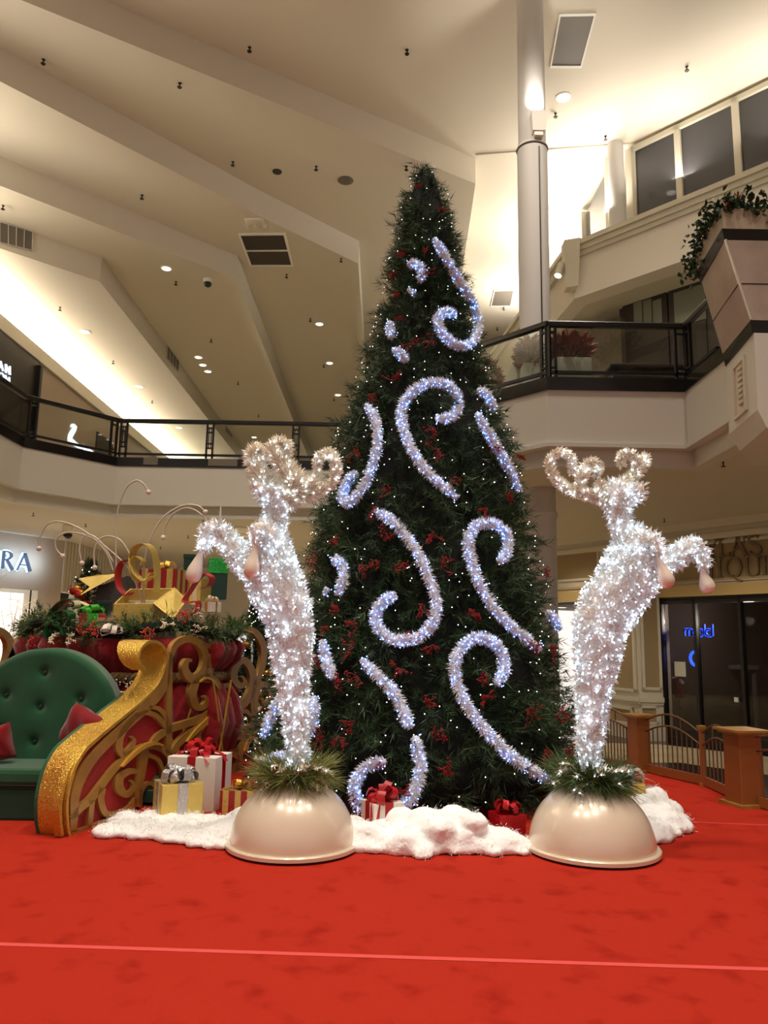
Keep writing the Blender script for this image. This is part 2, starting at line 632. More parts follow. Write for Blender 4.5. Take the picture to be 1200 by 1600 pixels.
XL = -26.0
TIERS = []
top = [(XL, -14), (24, -14), (24, FAR), (XL, FAR)]
TIERS.append((13.5, top))
TIERS.append((12.8, [xy(ext(d0, d1, XL)), xy(d0), xy(d1), (d1[0] + .9, FAR), (XL, FAR)]))
TIERS.append((12.1, [xy(ext(c0, c1, XL)), xy(c0), xy(c1), xy(c2), (c2[0], FAR), (XL, FAR)]))
TIERS.append((11.4, [xy(ext(b0, b1, XL)), xy(b0), xy(b1), (b1[0], FAR), (XL, FAR)]))
TIERS.append((10.7, [xy(ext(a0, a1, XL)), xy(a0), xy(a1), (a1[0], FAR), (XL, FAR)]))
for i, (z, poly) in enumerate(TIERS):
    mb = MB()
    mb.prism(poly, z, 13.9 if i == 0 else 13.5)
    struct(mb, 'ceiling' if i == 0 else 'ceiling_tier', M['ceil'])
TIERS.append((9.8, [(XL, 6), (cv[0], 6), (cv[0], FAR), (XL, FAR)]))
mb = MB()
mb.prism([(XL, 6), (cv[0], 6), (cv[0], FAR), (XL, FAR)], 9.55, 9.8)
mb.prism([(cv[0] - .12, 6), (cv[0], 6), (cv[0], FAR), (cv[0] - .12, FAR)], 9.8, 9.95)
struct(mb, 'ceiling_bulkhead', M['ceil'])


def inpoly(x, y, poly):
    c = False
    n = len(poly)
    for i in range(n):
        (x0, y0), (x1, y1) = poly[i], poly[(i + 1) % n]
        if (y0 > y) != (y1 > y) and x < (x1 - x0) * (y - y0) / (y1 - y0) + x0:
            c = not c
    return c


def ceil_hit(px, py):
    for z, poly in sorted(TIERS, key=lambda t: t[0]):
        q = atZ(px, py, z)
        if q[1] > 0 and inpoly(q[0], q[1], poly):
            return q
    return atZ(px, py, 13.5)


# thin fold line in the right ceiling
mb = MB()
rr = ext(r0_, r1_, 9.0)
mb.prism([xy(r0_), xy(rr), (rr[0], rr[1] + .03), (r0_[0], r0_[1] + .03)], 13.46, 13.5)
struct(mb, 'ceiling_joint', M['ceil'])

# far shells of the building
mb = MB(); mb.box((-1, FAR, 6), (52, .3, 16)); struct(mb, 'wall_back', M['white_wall'])
mb = MB(); mb.box((XL, 16, 6), (.3, 60, 16)); struct(mb, 'wall_left', M['white_wall'])
mb = MB(); mb.box((24, 16, 6), (.3, 60, 16)); struct(mb, 'wall_right', M['white_wall'])

# mall floor with its tile fields
mb = MB(); mb.box((0, 16, ZF - .1), (60, 62, .2)); struct(mb, 'floor', M['tile_light'])

# ---------------------------------------------------------------- gallery (both sides), fascia, kerb, rail
GL = [(1.2, 17.05), (-6.09, 17.05), (-7.46, 15.4), (-7.46, 4.0)]
GR = [(1.2, 17.05), (1.2, 12.5), (2.45, 11.19), (4.54, 11.19), (4.54, 9.3)]


def offset_poly(pts, d):
    """shift an open polyline to its left side by d"""
    P = np.array(pts, float)
    out = []
    for i in range(len(P)):
        ns = []
        if i > 0:
            t = unit(P[i] - P[i - 1]); ns.append(np.array([-t[1], t[0]]))
        if i < len(P) - 1:
            t = unit(P[i + 1] - P[i]); ns.append(np.array([-t[1], t[0]]))
        n = unit(sum(ns))
        k = 1 / max(.4, n @ ns[0])
        out.append(P[i] + n * d * k)
    return [tuple(map(float, q)) for q in out]


def ring(mb, pts, d0_, d1_, z0, z1):
    """a wall following pts between offsets d0 and d1"""
    A, B = offset_poly(pts, d0_), offset_poly(pts, d1_)
    for i in range(len(A) - 1):
        mb.hexa([(*A[i], z0), (*A[i + 1], z0), (*B[i + 1], z0), (*B[i], z0), (*A[i], z1), (*A[i + 1], z1), (*B[i + 1], z1), (*B[i], z1)])


# walkway side is left of GR's direction of travel, right of GL's: reverse GL so both have it on the left
GLr = GL[::-1]          # near -> far on the left, then to the middle: walkway on the left
GRr = GR                # middle -> right -> near: walkway on the left
for nm, pts, far in (('gallery_slab', GLr, [(1.2, FAR), (XL, FAR), (XL, 4.0)]), ('gallery_slab', GRr, [(24, 9.3), (24, FAR), (1.2, FAR)])):
    mb = MB()
    mb.prism(offset_poly(pts, .35) + far, 4.16, 5.4)
    struct(mb, nm, M['soffit'])
    mb = MB()
    ring(mb, pts, .0, .34, 4.46, Z2)              # upper fascia
    ring(mb, pts, -.05, .34, 4.40, 4.46)          # little nosing
    ring(mb, pts, .12, .34, 4.14, 4.40)           # set-back lower fascia
    struct(mb, 'gallery_fascia', M['fascia'])
    mb = MB()
    ring(mb, pts, -.03, .3, Z2, Z2 + .2)
    struct(mb, 'gallery_kerb', M['blackstone'])
# a few pale stones in the left kerb
for px in (244, 341, 363):
    q = atZ(px, 732, Z2 + .05)
    mb = MB(); mb.box((q[0], 17.05 - .005 + .02, Z2 + .12), (.33, .1, .16))
    struct(mb, 'kerb_stone', M['vent'])

RAIL = Z2 + 1.12


def railing(p, q, label, posts, lattice=()):
    p, q = np.array(p, float), np.array(q, float)
    L = np.linalg.norm(q - p); d = (q - p) / L
    rz = math.atan2(d[1], d[0])
    r = thing('balcony_railing', (*((p + q) / 2), Z2 + .2), label, 'railing')

    def at(u, z):
        return (p[0] + d[0] * u, p[1] + d[1] * u, z)
    mb = MB(); mb.box(at(L / 2, RAIL - .04), (L + .08, .09, .1), rz); mb.build('handrail', M['black'], r, bevel=.02)
    mb = MB(); mb.box(at(L / 2, Z2 + .30), (L, .05, .05), rz); mb.build('bottom_rail', M['black'], r)
    us = [0] + list(posts) + [L]
    for u in posts:
        mb = MB()
        mb.box(at(u - .07, (Z2 + .2 + RAIL) / 2), (.04, .05, RAIL - Z2 - .25), rz)
        mb.box(at(u + .07, (Z2 + .2 + RAIL) / 2), (.04, .05, RAIL - Z2 - .25), rz)
        for k in ((.3, .42, .72, .84) if u in lattice else (.2, .85)):
            mb.box(at(u, Z2 + .2 + k * .88), (.14, .05, .03), rz)
        if u in lattice:
            for s in (-.025, .025):
                mb.box(at(u + s, Z2 + .2 + .5), (.014, .04, .5), rz)
        mb.build('post', M['black'], r)
    for u0, u1 in zip(us[:-1], us[1:]):
        mb = MB()
        mb.box(at((u0 + u1) / 2, (Z2 + .34 + RAIL - .1) / 2), (u1 - u0 - .2, .014, RAIL - Z2 - .42), rz)
        mb.build('glass_panel', M['glass'], r)


s_ = [xy(p) for p in offset_poly(GLr, .06)]
railing(s_[3], s_[2], 'black and glass railing on the left gallery with lattice posts, facing the set', [.06 + 1.2 + 0, 1.2 + 2.05, 1.2 + 4.02, 1.2 + 6.0], [1.2 + 2.05, 1.2 + 4.02, 1.2 + 6.0])
railing(s_[2], s_[1], 'slanting glass railing on the left gallery, in front of the white lit leaping shape', [.12, 2.0], [])
railing(s_[1], s_[0], 'glass railing on the left gallery, running past the upper left shop sign', [2.2, 4.6], [])
s_ = [xy(p) for p in offset_poly(GRr, .06)]
railing(s_[0], s_[1], 'glass railing on the gallery hidden behind the upper part of the big tree', [2.2], [])
railing(s_[1], s_[2], 'slanting glass railing right of the tree, in front of the thick round column', [1.72], [])
railing(s_[2], s_[3], 'glass railing on the right gallery in front of the red-leaved planters', [.05, 2.04], [])
railing(s_[3], (s_[4][0], 10.15), 'dark glass railing running into the stone-clad pier at the right edge', [.12], [])

# ---------------------------------------------------------------- columns
cx, cy = xy(atY(834, 400, 12.6))
mb = MB()
mb.lathe([(.245, 5.4), (.245, 13.5)], (cx, cy, 0), 40)
rc = .268
zc = atY(834, 235, 12.6)[2]
mb.lathe([(rc, 5.4), (rc, zc - .02), (rc + .02, zc), (rc, zc + .05), (.24, zc + .05)], (cx, cy, 0), 40)
mb.box((cx - .0, cy, 5.75), (.9, .9, .7))
mb.lathe([(.40, 6.1), (.40, 6.35), (.33, 6.42)], (cx, cy, 0), 40)
co = struct(mb, 'column', M['column'], smooth='auto')
mb = MB(); mb.box((cx + .07, cy - rc, (zc + 5.5) / 2 + .3), (.015, .02, zc - 6.3)); tag(mb.build('column_joint', M['black'], co), kind='structure')
mb = MB(); mb.lathe([(rc + .004, zc - .03), (rc + .012, zc - .02), (rc + .004, zc - .01)], (cx, cy, 0), 40); tag(mb.build('column_ring', M['bronze'], co), kind='structure')
mb = MB()
mb.lathe([(.26, ZF), (.26, 3.62), (.29, 3.66), (.29, 3.72), (.26, 3.76), (.26, 4.2)], xy(atY(846, 850, 13.2)) + (0,), 40)
struct(mb, 'column', M['column'], smooth='auto')
# sconce on the column: an open-topped box with its own uplight
sc = atY(841, 195, 12.6 - .3)
t = thing('column_sconce', (sc[0], sc[1] + .02, sc[2] - .2), 'pale box sconce on the tall round column, shining upward', 'wall light')
mb = MB()
x, y, z = sc
mb.hexa([(x - .11, y - .07, z - .15), (x + .11, y - .07, z - .15), (x + .11, y + .1, z - .15), (x - .11, y + .1, z - .15),
         (x - .14, y - .12, z + .2), (x + .15, y - .12, z + .2), (x + .15, y + .1, z + .2), (x - .14, y + .1, z + .2)])
mb.build('housing', M['trimwhite'], t)
mb = MB(); mb.box((x, y + .02, z - .19), (.16, .14, .08)); mb.build('bracket', M['trimwhite'], t)
mb = MB(); mb.box((x, y - .01, z + .205), (.2, .14, .01)); mb.build('lens', M['lamp_on'], t)
lamp('sconce_uplight', 'SPOT', (x, y - .08, z + .25), 110, (1, .95, .86), .06, aim=(x - .0, y + .25, z + 2), spot=100)

# ---------------------------------------------------------------- upper right: shop windows, ledge, fascia, dark storefront
w0, w1 = atZ(976, 230, 13.5), atZ(1200, 121, 13.5)
WP = Plane(w0, w1 - w0)


def prect(P, x0, y0, x1, y1, off0, off1, mb=None, xm=None):
    """box on plane P between picture columns x0..x1 and heights taken at column xm"""
    u0, u1 = P.uz(x0, (y0 + y1) / 2, off1)[0], P.uz(x1, (y0 + y1) / 2, off1)[0]
    xm = xm if xm is not None else (x0 + x1) / 2
    z0, z1 = P.uz(xm, y1, off1)[1], P.uz(xm, y0, off1)[1]
    return pbox(P, u0, u1, z0, z1, off0, off1, mb)


def pbox(P, u0, u1, z0, z1, off0, off1, mb=None):
    mb = mb or MB()
    if u0 > u1:
        u0, u1 = u1, u0
    q = [P.pt(u0, z0, off1), P.pt(u1, z0, off1), P.pt(u1, z0, off0), P.pt(u0, z0, off0),
         P.pt(u0, z1, off1), P.pt(u1, z1, off1), P.pt(u1, z1, off0), P.pt(u0, z1, off0)]
    return mb.hexa(q)


zled = WP.uz(901, 379, .45)[1]           # top of the ledge
zfas = WP.uz(907, 462, .45)[1]           # underside of the fascia
uA = WP.uz(893, 400, .45)[0]
uW = WP.uz(980, 280)[0]
mb = MB(); pbox(WP, uW - .1, 24, zled - .3, 13.5, -.3, -.12, mb); struct(mb, 'wall_upper', M['white_wall'])
m1, m2 = WP.uz(1060, 240)[0], WP.uz(1150, 190)[0]
wins = [uW + .15, m1, m2, m2 + (m2 - m1) * 1.0, m2 + 2 * (m2 - m1)]
for i, (u0, u1) in enumerate(zip(wins[:-1], wins[1:])):
    mb = MB()
    for a_, b_, z0, z1 in ((u0, u0 + .07, zled, 13.4), (u1 - .07, u1, zled, 13.4), (u0, u1, 13.28, 13.4), (u0, u1, zled, zled + .1)):
        pbox(WP, a_, b_, z0, z1, -.12, .05, mb)
    w = struct(mb, f'window_{i+1}', M['cream'])
    mb = MB(); pbox(WP, u0 + .06, u1 - .06, zled + .08, 13.3, -.06, -.03, mb); tag(mb.build('pane', M['smoke'], w), kind='structure')
# dim room behind the panes
mb = MB(); pbox(WP, uW + .1, 12, zled, 13.4, -3.2, -3.0, mb); struct(mb, 'wall_upper_room', mat('dim_grey_room', (88, 86, 88), .8))
# round corner column beside the first window
q = atY(963, 290, float(w0[1]) - .1)
mb = MB(); mb.lathe([(.19, zled), (.19, 13.5)], (q[0], q[1], 0), 28); struct(mb, 'column', M['column'], smooth='auto')
# side wall with its own row of windows, running away behind the column
SP = Plane((q[0] - .1, q[1]), (0, 1))
mb = MB()
pbox(SP, .5, 14, zled - .4, zled + .25, -.3, 0, mb)
for k in range(5):
    pbox(SP, .4 + k * 2.4, .6 + k * 2.4, zled, 13.4, -.2, 0, mb)
struct(mb, 'wall_upper_side', M['cream'])
mb = MB(); pbox(SP, .5, 12, zled + .2, 13.3, -.15, -.12, mb); struct(mb, 'window_9', M['smoke'])
# ledge and fascia
mb = MB()
pbox(WP, uA, 22, zled - .12, zled, -.2, .55, mb)
pbox(WP, uA + .03, 22, zled - .26, zled - .12, -.2, .5, mb)
pbox(WP, uA + .05, 22, zled - .38, zled - .26, -.2, .46, mb)
struct(mb, 'trim_1', M['cream'])
mb = MB(); pbox(WP, uA + .06, 22, zfas, zled - .38, -.1, .40, mb); struct(mb, 'wall_fascia', M['white_wall'])
mb = MB(); pbox(WP, uA - .45, 22, zfas + .012, zfas + .1, -.9, -.1, mb); struct(mb, 'ceiling_shop_soffit', M['cream'])
# return of the fascia going back along the walkway, with its bracket
ra = WP.pt(uA + .05, 0, .42)
RP = Plane(xy(ra), (-.12, 1))
mb = MB()
pbox(RP, 0, 10, zled - .12, zled, -.4, .18, mb); pbox(RP, 0, 10, zled - .38, zled - .12, -.4, .1, mb)
struct(mb, 'trim_2', M['cream'])
mb = MB(); pbox(RP, 0, 10, zfas + .006, zled - .38, -.4, 0, mb); struct(mb, 'wall_fascia_return', M['white_wall'])
mb = MB()
b = WP.pt(uA + .03, 0, .5)
mb.hexa([(b[0] - .16, b[1] - .1, zled - 1.2), (b[0] + .1, b[1] - .2, zled - 1.2), (b[0] + .1, b[1] + .2, zled - 1.2), (b[0] - .16, b[1] + .2, zled - 1.2),
         (b[0] - .2, b[1] - .14, zled + .02), (b[0] + .16, b[1] - .26, zled + .02), (b[0] + .16, b[1] + .2, zled + .02), (b[0] - .2, b[1] + .2, zled + .02)])
struct(mb, 'trim_3', M['cream'])
# small cylinder floodlight on the return
q = RP.hit(874, 425, .35)
t = thing('floodlight', q, 'small cream cylinder floodlight fixed to the upper right fascia end', 'light')
mb = MB(); mb.tube([q + np.array([.06, 0, .2]), q + np.array([-.05, -.05, -.12])], .1, 14); mb.build('housing', M['cream'], t, smooth='auto')
mb = MB(); mb.tube([q + np.array([-.05, -.05, -.121]), q + np.array([-.054, -.052, -.13])], .085, 14); mb.build('lens', M['lamp_on'], t)
mb = MB(); mb.tube([q + np.array([.06, 0, .05]), q + np.array([.3, .05, .1])], .03, 8); mb.build('arm', M['cream'], t)
# recessed dark storefront of the upper floor
brown = mat('grey_brown_shopfront', (74, 66, 56), .6)
milk = mat('milky_pane', (128, 130, 112), .35)
mb = MB(); pbox(WP, uA + .5, 22, 5.4, zfas, -1.2, -.9, mb); struct(mb, 'wall_upper_shopfront', brown)
mb = MB()
for x0, x1, y0, y1 in ((975, 1045, 462, 500), (1048, 1105, 440, 520)):
    prect(WP, x0, y0, x1, y1 + 130, -.9, -.82, mb)
struct(mb, 'trim_4', mat('dark_brown_frame', (58, 50, 44), .5))
for k, (x0, x1) in enumerate(((990, 1003), (1005, 1018), (1020, 1034), (1053, 1102))):
    mb = MB(); prect(WP, x0, 468 - (k > 2) * 18, x1, 505, -.82, -.8, mb); struct(mb, f'window_{k+5}', milk)
mb = MB(); prect(WP, 925, 500, 972, 640, -.9, -.6, mb); struct(mb, 'pillar', mat('dark_tan_pillar', (104, 92, 74), .6))
# dark counter standing behind the railing
q = atY(1022, 570, 13.2)
t = thing('dark_counter', (q[0], q[1], 5.4), 'black rounded counter standing behind the right gallery railing', 'counter')
mb = MB(); mb.box((q[0], q[1], 5.4 + .45), (1.7, .6, .9)); mb.build('body', M['blackstone'], t, bevel=.06)
mb = MB(); mb.box((q[0], q[1], 6.34), (1.8, .7, .06)); mb.build('top', M['black'], t, bevel=.02)

# planters with red-leaved plants behind the railing
def leafy(name, c, rx, ry, h, n, ln, wd, m, rng, parent, up=.6, low=0.0):
    th = rng.uniform(0, 2 * math.pi, n); rr = np.sqrt(rng.uniform(0, 1, n))
    B = np.stack([c[0] + rx * rr * np.cos(th), c[1] + ry * rr * np.sin(th), c[2] + rng.uniform(low, 1, n) * h * (1 - .5 * rr ** 2)], 1)
    D = np.stack([np.cos(th) * rr, np.sin(th) * rr, rng.normal(up, .5, n)], 1)
    V, Fc = leaves(B, D, ln * rng.uniform(.7, 1.2, n), wd * rng.uniform(.7, 1.2, n), 'leaf', rng, curl=-.15)
    return MB().add(V, Fc).build(name, m, parent)


def planter(px0, px1, pyt, pyb, Y, label, label2, seed):
    a_, b_ = atY(px0, pyt, Y), atY(px1, pyt, Y)
    zt = a_[2]
    cx_, wx = (a_[0] + b_[0]) / 2, abs(b_[0] - a_[0])
    t = thing('rectangular_planter', (cx_, Y + .2, 5.4), label, 'planter')
    mb = MB()
    h = zt - 5.4
    mb.box((cx_, Y + .2, 5.4 + h / 2), (wx, .4, h))
    mb.build('trough', M['planter'], t, bevel=.01)
    mb = MB(); mb.box((cx_, Y + .2, zt + .005), (wx - .06, .34, .02)); mb.build('soil', M['bark'], t)
    p = thing('croton_plant', (cx_, Y + .2, zt), label2, 'plant')
    rng = np.random.default_rng(seed)
    leafy('foliage', (cx_, Y + .2, zt), wx * .5, .18, .42, 420, .19, .085, M['leaf_red'], rng, p)
    mb = MB()
    for k in range(7):
        x_ = cx_ + rng.uniform(-.4, .4) * wx
        mb.tube([(x_, Y + .2, zt - .02), (x_ + rng.normal(0, .05), Y + .2 + rng.normal(0, .05), zt + .3)], .012, 5)
    mb.build('stem', M['bark'], p)


planter(866, 925, 557, 600, 11.5, 'long pale planter trough behind the right gallery railing, right of the corner post', 'red-leaved plant filling the long trough right of the railing corner post', 3)
planter(818, 842, 566, 600, 11.75, 'short pale planter left of the railing corner post, before the column', 'dark red plant in the short planter left of the railing corner post', 4)
planter(748, 778, 600, 640, 13.2, 'pale planter half hidden by the tree beside the slanting railing', 'dark leafy plant peeking out right behind the tree by the railing', 5)

# ---------------------------------------------------------------- stone-clad pier with flower box at the right edge
Yb, Yf = 9.75, 8.65


def pq(px, py, Y):
    return atY(px, py, Y)


mb = MB()
def block(mb, lt, ct, rt, lb, cb, rb, dback=1.6):
    """left-back, corner, right points (top then bottom), closed behind"""
    T = [np.array(p) for p in (lt, ct, rt)]; B = [np.array(p) for p in (lb, cb, rb)]
    T.append(np.array([T[2][0], T[0][1] + dback * .2, T[2][2]])); B.append(np.array([B[2][0], B[0][1] + dback * .2, B[2][2]]))
    zt = T[1][2]; zb = B[1][2]
    for p in T: p[2] = zt
    for p in B: p[2] = zb
    V = [B[0], B[1], B[2], B[3], T[0], T[1], T[2], T[3]]
    mb.hexa(V)


def lvl(px, py, Y, z):
    q = atY(px, py, Y); q[2] = z; return q


zt0, zt1 = atY(1128, 325, Yf)[2], atY(1130, 357, Yf)[2]     # flower box
zt2 = atY(1133, 375, Yf)[2]                                # below the black band
zt3 = atY(1173, 500, Yf)[2]
zt4 = atY(1175, 520, Yf)[2]
zt5 = atY(1182, 640, Yf)[2]
zt6 = atY(1195, 668, Yf)[2]
XR = 9.0
def lev(xl, xc, z, Yl=Yb, Yc=Yf):
    yl_px = 400; 
    # picture columns xl (back left corner) and xc (front corner) at height z
    def solve(px, Y):
        lo, hi = -400, 1600
        for _ in range(40):
            mid = (lo + hi) / 2
            if atY(px, mid, Y)[2] > z: lo = mid
            else: hi = mid
        return atY(px, lo, Y)
    return solve(xl, Yl), solve(xc, Yc)


def tier(mb, A, B, z_top, z_bot):
    (lt, ct), (lb, cb) = lev(*A, z_top), lev(*B, z_bot)
    rt, rb = np.array([XR, Yf, z_top]), np.array([XR, Yf, z_bot])
    bt, bb = np.array([XR, Yb + .8, z_top]), np.array([XR, Yb + .8, z_bot])
    k_ = (Yb + .8) / Yb * 1.03
    lt2, lb2 = np.array([lt[0] * k_, Yb + .8, z_top]), np.array([lb[0] * k_, Yb + .8, z_bot])
    V = [lb2, lb, cb, rb, bb, lt2, lt, ct, rt, bt]
    mb.add(V, [(0, 4, 3, 2, 1), (5, 6, 7, 8, 9), (0, 1, 6, 5), (1, 2, 7, 6), (2, 3, 8, 7), (3, 4, 9, 8), (4, 0, 5, 9)])


mb = MB(); tier(mb, (1086, 1128), (1090, 1130), zt0, zt1); pier = struct(mb, 'pier_flower_box', M['tile_clad'])
mb = MB(); tier(mb, (1088, 1128), (1094, 1132), zt1, zt2); struct(mb, 'pier_band', M['blackstone'])
mb = MB(); tier(mb, (1096, 1133), (1129, 1173), zt2, zt3); struct(mb, 'pier_cladding', M['clad_pink'])
mb = MB()
(lt, ct), (lb, cb) = lev(1096, 1133, zt2), lev(1129, 1173, zt3)
mb.tube([ct + np.array([0, -.01, 0]), cb + np.array([0, -.01, 0])], .018, 6)
struct(mb, 'pier_edge_trim', mat('pale_metal_edge', (214, 206, 190), .3, .5))
mb = MB()
m1_, m2_ = lt * .45 + lb * .55, ct * .45 + cb * .55
mb.tube([m1_ + np.array([-.005, -.005, 0]), m2_ + np.array([-.005, -.005, 0])], .006, 5)
mb.tube([m2_ + np.array([0, -.004, 0]), m2_ + np.array([3, -.004, 0])], .006, 5)
m3_, m4_ = ct * .98 + cb * .02, cb
struct(mb, 'pier_joint', M['bark'])
mb = MB(); tier(mb, (1129, 1173), (1133, 1175), zt3, zt4); struct(mb, 'pier_band', M['blackstone'])
mb = MB(); tier(mb, (1135, 1178), (1139, 1184), zt4, zt5); struct(mb, 'pier_base', M['fascia'])
mb = MB(); tier(mb, (1140, 1184), (1156, 1198), zt5, zt6); struct(mb, 'pier_corbel', M['fascia'])
# recessed panel on the pier's left face with its stepped ornament
(l_t, c_t), (l_b, c_b) = lev(1135, 1178, zt4), lev(1139, 1184, zt5)
def face(s, t, off=0.0):
    p = (l_t * (1 - s) + c_t * s) * (1 - t) + (l_b * (1 - s) + c_b * s) * t
    n = unit(np.cross(c_t - l_t, l_b - l_t)); n = n if n[0] < 0 else -n
    return p + n * off
mb = MB()
for s0, s1, t0, t1 in ((.28, .34, .2, .86), (.66, .72, .2, .86), (.28, .72, .16, .2), (.28, .72, .86, .9)):
    mb.slab([face(s0, t0, .002), face(s1, t0, .002), face(s1, t1, .002), face(s0, t1, .002)], face(0, 0, .03) - face(0, 0))
struct(mb, 'pier_panel_frame', M['cream'])
mb = MB(); mb.slab([face(.34, .2, .001), face(.66, .2, .001), face(.66, .86, .001), face(.34, .86, .001)], face(0, 0, .006) - face(0, 0))
struct(mb, 'pier_panel', M['soffit'])
mb = MB()
for k in range(7):
    t0 = .26 + k * .078
    mb.slab([face(.5, t0, .004), face(.64, t0, .004), face(.64, t0 + .04, .004), face(.5, t0 + .04, .004)], face(0, 0, .04) - face(0, 0))
struct(mb, 'pier_ornament', M['cream'])
# flowers in the box
rng = np.random.default_rng(11)
la, ca = lev(1086, 1128, zt0)
t = thing('ivy_planting', (ca[0] + .3, ca[1] + .4, zt0), 'trailing green ivy with a red flower spilling from the stone flower box', 'plant')
n = 1000
s = rng.uniform(-.1, 1, n)
edge = np.where((s < .45)[:, None], la + (ca - la) * (s / .45)[:, None].clip(-.2, 1), ca + np.array([1.3, 0, 0]) * ((s - .45) / .55)[:, None])
B = edge + np.stack([rng.normal(.04, .09, n).clip(-.18, .2), rng.normal(.05, .08, n), rng.normal(.04, .08, n)], 1)
B[s < .12, 2] -= rng.uniform(0, .25, (s < .12).sum())
D = np.stack([rng.normal(-.3, .6, n), rng.normal(-.6, .5, n), rng.normal(.1, .6, n)], 1)
V, Fc = leaves(B, D, (.085 * rng.uniform(.7, 1.3, n)), .062, 'leaf', rng, -.1)
MB().add(V, Fc).build('foliage', M['leaf_green'], t)
q = lvl(1143, 300, Yf + .3, zt0 + .05)
D = np.stack([rng.normal(0, .25, 12), rng.normal(0, .25, 12), np.ones(12)], 1)
V, Fc = leaves(np.tile(q, (12, 1)), D, .34, .06, 'leaf', rng)
MB().add(V, Fc).build('bloom', M['bract'], t)

# ---------------------------------------------------------------- ground floor right: boutique front, lit shop, tiles
s0, s1 = atZ(868, 847, 4.14), atZ(1200, 805, 4.14)
BP = Plane(s0, s1 - s0)
uS = BP.uz(868, 900)[0]
uE = 12.0
zt = 4.16
ZB = BP.uz(1032, 1140)[1]
z_a, z_b = BP.uz(1100, 843)[1], BP.uz(1100, 905)[1]       # sign band
z_hd = BP.uz(1100, 930)[1]                                # underside of the header
mb = MB(); pbox(BP, uS - 3, uE, z_a, zt, -.6, .02, mb); pbox(BP, uS - 3, uE, zt - .16, zt, .02, .2, mb); pbox(BP, uS - 3, uE, z_a - .02, z_a + .1, .02, .1, mb); struct(mb, 'trim_5', M['cream'])
mb = MB(); pbox(BP, uS - 3, uE, z_hd, z_a, -.6, 0, mb); struct(mb, 'wall_boutique', M['cream'])
mb = MB(); pbox(BP, uS - 3, uE, z_hd - .02, z_b - .12, 0, .07, mb); pbox(BP, uS - 3, uE, z_b - .05, z_b, 0, .05, mb); struct(mb, 'trim_6', mat('gilded_trim', (196, 168, 108), .35, .2))
def framed_panel(name, x0, y0, x1, y1, mframe, mpan, P=BP, off=0.0, xm=None):
    u0, u1 = P.uz(x0, y0, off)[0], P.uz(x1, y0, off)[0]
    xm = xm or (x0 + x1) / 2
    za, zb = P.uz(xm, y0, off)[1], P.uz(xm, y1, off)[1]
    mb = MB()
    w = .06
    for a_, b_, c_, d_ in ((u0, u0 + w, zb, za), (u1 - w, u1, zb, za), (u0, u1, za - w, za), (u0, u1, zb, zb + w)):
        pbox(P, a_, b_, c_, d_, off, off + .05, mb)
    o = struct(mb, name, mframe)
    mb = MB(); pbox(P, u0 + w, u1 - w, zb + w, za - w, off, off + .012, mb); tag(mb.build('panel', mpan, o), kind='structure')
    return u0, u1, zb, za
framed_panel('trim_7', 862, 858, 937, 908, M['cream'], M['tan'])
SG = framed_panel('trim_8', 950, 848, 1330, 910, M['cream'], M['tan'], xm=1100)

# engraved-looking raised letters of the boutique
SER = {
    'Y': [[(0, 1, .16), (.42, .5, .16)], [(.84, 1, .08), (.42, .5, .08)], [(.42, .5, .15), (.42, 0, .15)], [(-.1, .98, .06), (.2, .98, .06)], [(.66, .98, .06), (.98, .98, .06)], [(.24, .03, .06), (.6, .03, .06)]],
    'L': [[(.12, 0, .15), (.12, 1, .15)], [(0, .03, .06), (.62, .03, .06)], [(.6, 0, .07), (.62, .25, .05)], [(0, .97, .06), (.26, .97, .06)]],
    'A': [[(.06, 0, .07), (.44, 1, .07)], [(.42, 1, .16), (.82, 0, .16)], [(.2, .36, .07), (.64, .36, .07)], [(-.06, .03, .06), (.2, .03, .06)], [(.66, .03, .06), (.98, .03, .06)]],
    "'": [[(.1, 1, .14), (.06, .7, .05)]],
    'S': [[(.55, .8, .06), (.46, .95, .08), (.27, 1, .09), (.07, .86, .13), (.1, .66, .15), (.36, .5, .16), (.58, .34, .15), (.58, .12, .13), (.34, 0, .09), (.12, .05, .08), (.03, .22, .06)]],
    'T': [[(.4, 0, .15), (.4, 1, .15)], [(0, .96, .08), (.8, .96, .08)], [(.02, .96, .06), (.02, .76, .05)], [(.78, .96, .06), (.78, .76, .05)], [(.24, .03, .06), (.56, .03, .06)]],
    'I': [[(.15, 0, .15), (.15, 1, .15)], [(0, .03, .06), (.3, .03, .06)], [(0, .97, .06), (.3, .97, .06)]],
    'Q': [[(.45, 1, .08), (.16, .86, .13), (.04, .5, .16), (.16, .14, .13), (.45, 0, .08), (.74, .14, .13), (.86, .5, .16), (.74, .86, .13), (.45, 1, .08)], [(.4, .12, .08), (.62, -.12, .12), (.9, -.22, .06)]],
    'U': [[(.14, 1, .15), (.14, .4, .15), (.2, .12, .13), (.45, 0, .09), (.7, .12, .09), (.76, .4, .08), (.76, 1, .08)], [(0, .97, .06), (.28, .97, .06)], [(.62, .97, .06), (.9, .97, .06)]],
    'E': [[(.12, 0, .15), (.12, 1, .15)], [(0, .97, .06), (.62, .97, .06)], [(0, .03, .06), (.66, .03, .06)], [(.12, .52, .06), (.48, .52, .06)], [(.62, .97, .06), (.62, .78, .05)], [(.66, .03, .06), (.66, .25, .05)]],
}
CURVY = set('SQU')


def letter(ch, P, u, z, h, off, th, m, font=SER, wf=1.0, su=1.0, parent=None, grow=0.0):
    mb = MB()
    for st in font[ch]:
        pts = [(x, y, w * wf + grow) for x, y, w in st]
        def fn(a_, b_):
            return P.pt(u + su * a_ * h, z + b_ * h, off)
        mb.stroke(pts, fn, P.n * th, n=8, smooth=len(pts) > 4)
    return mb


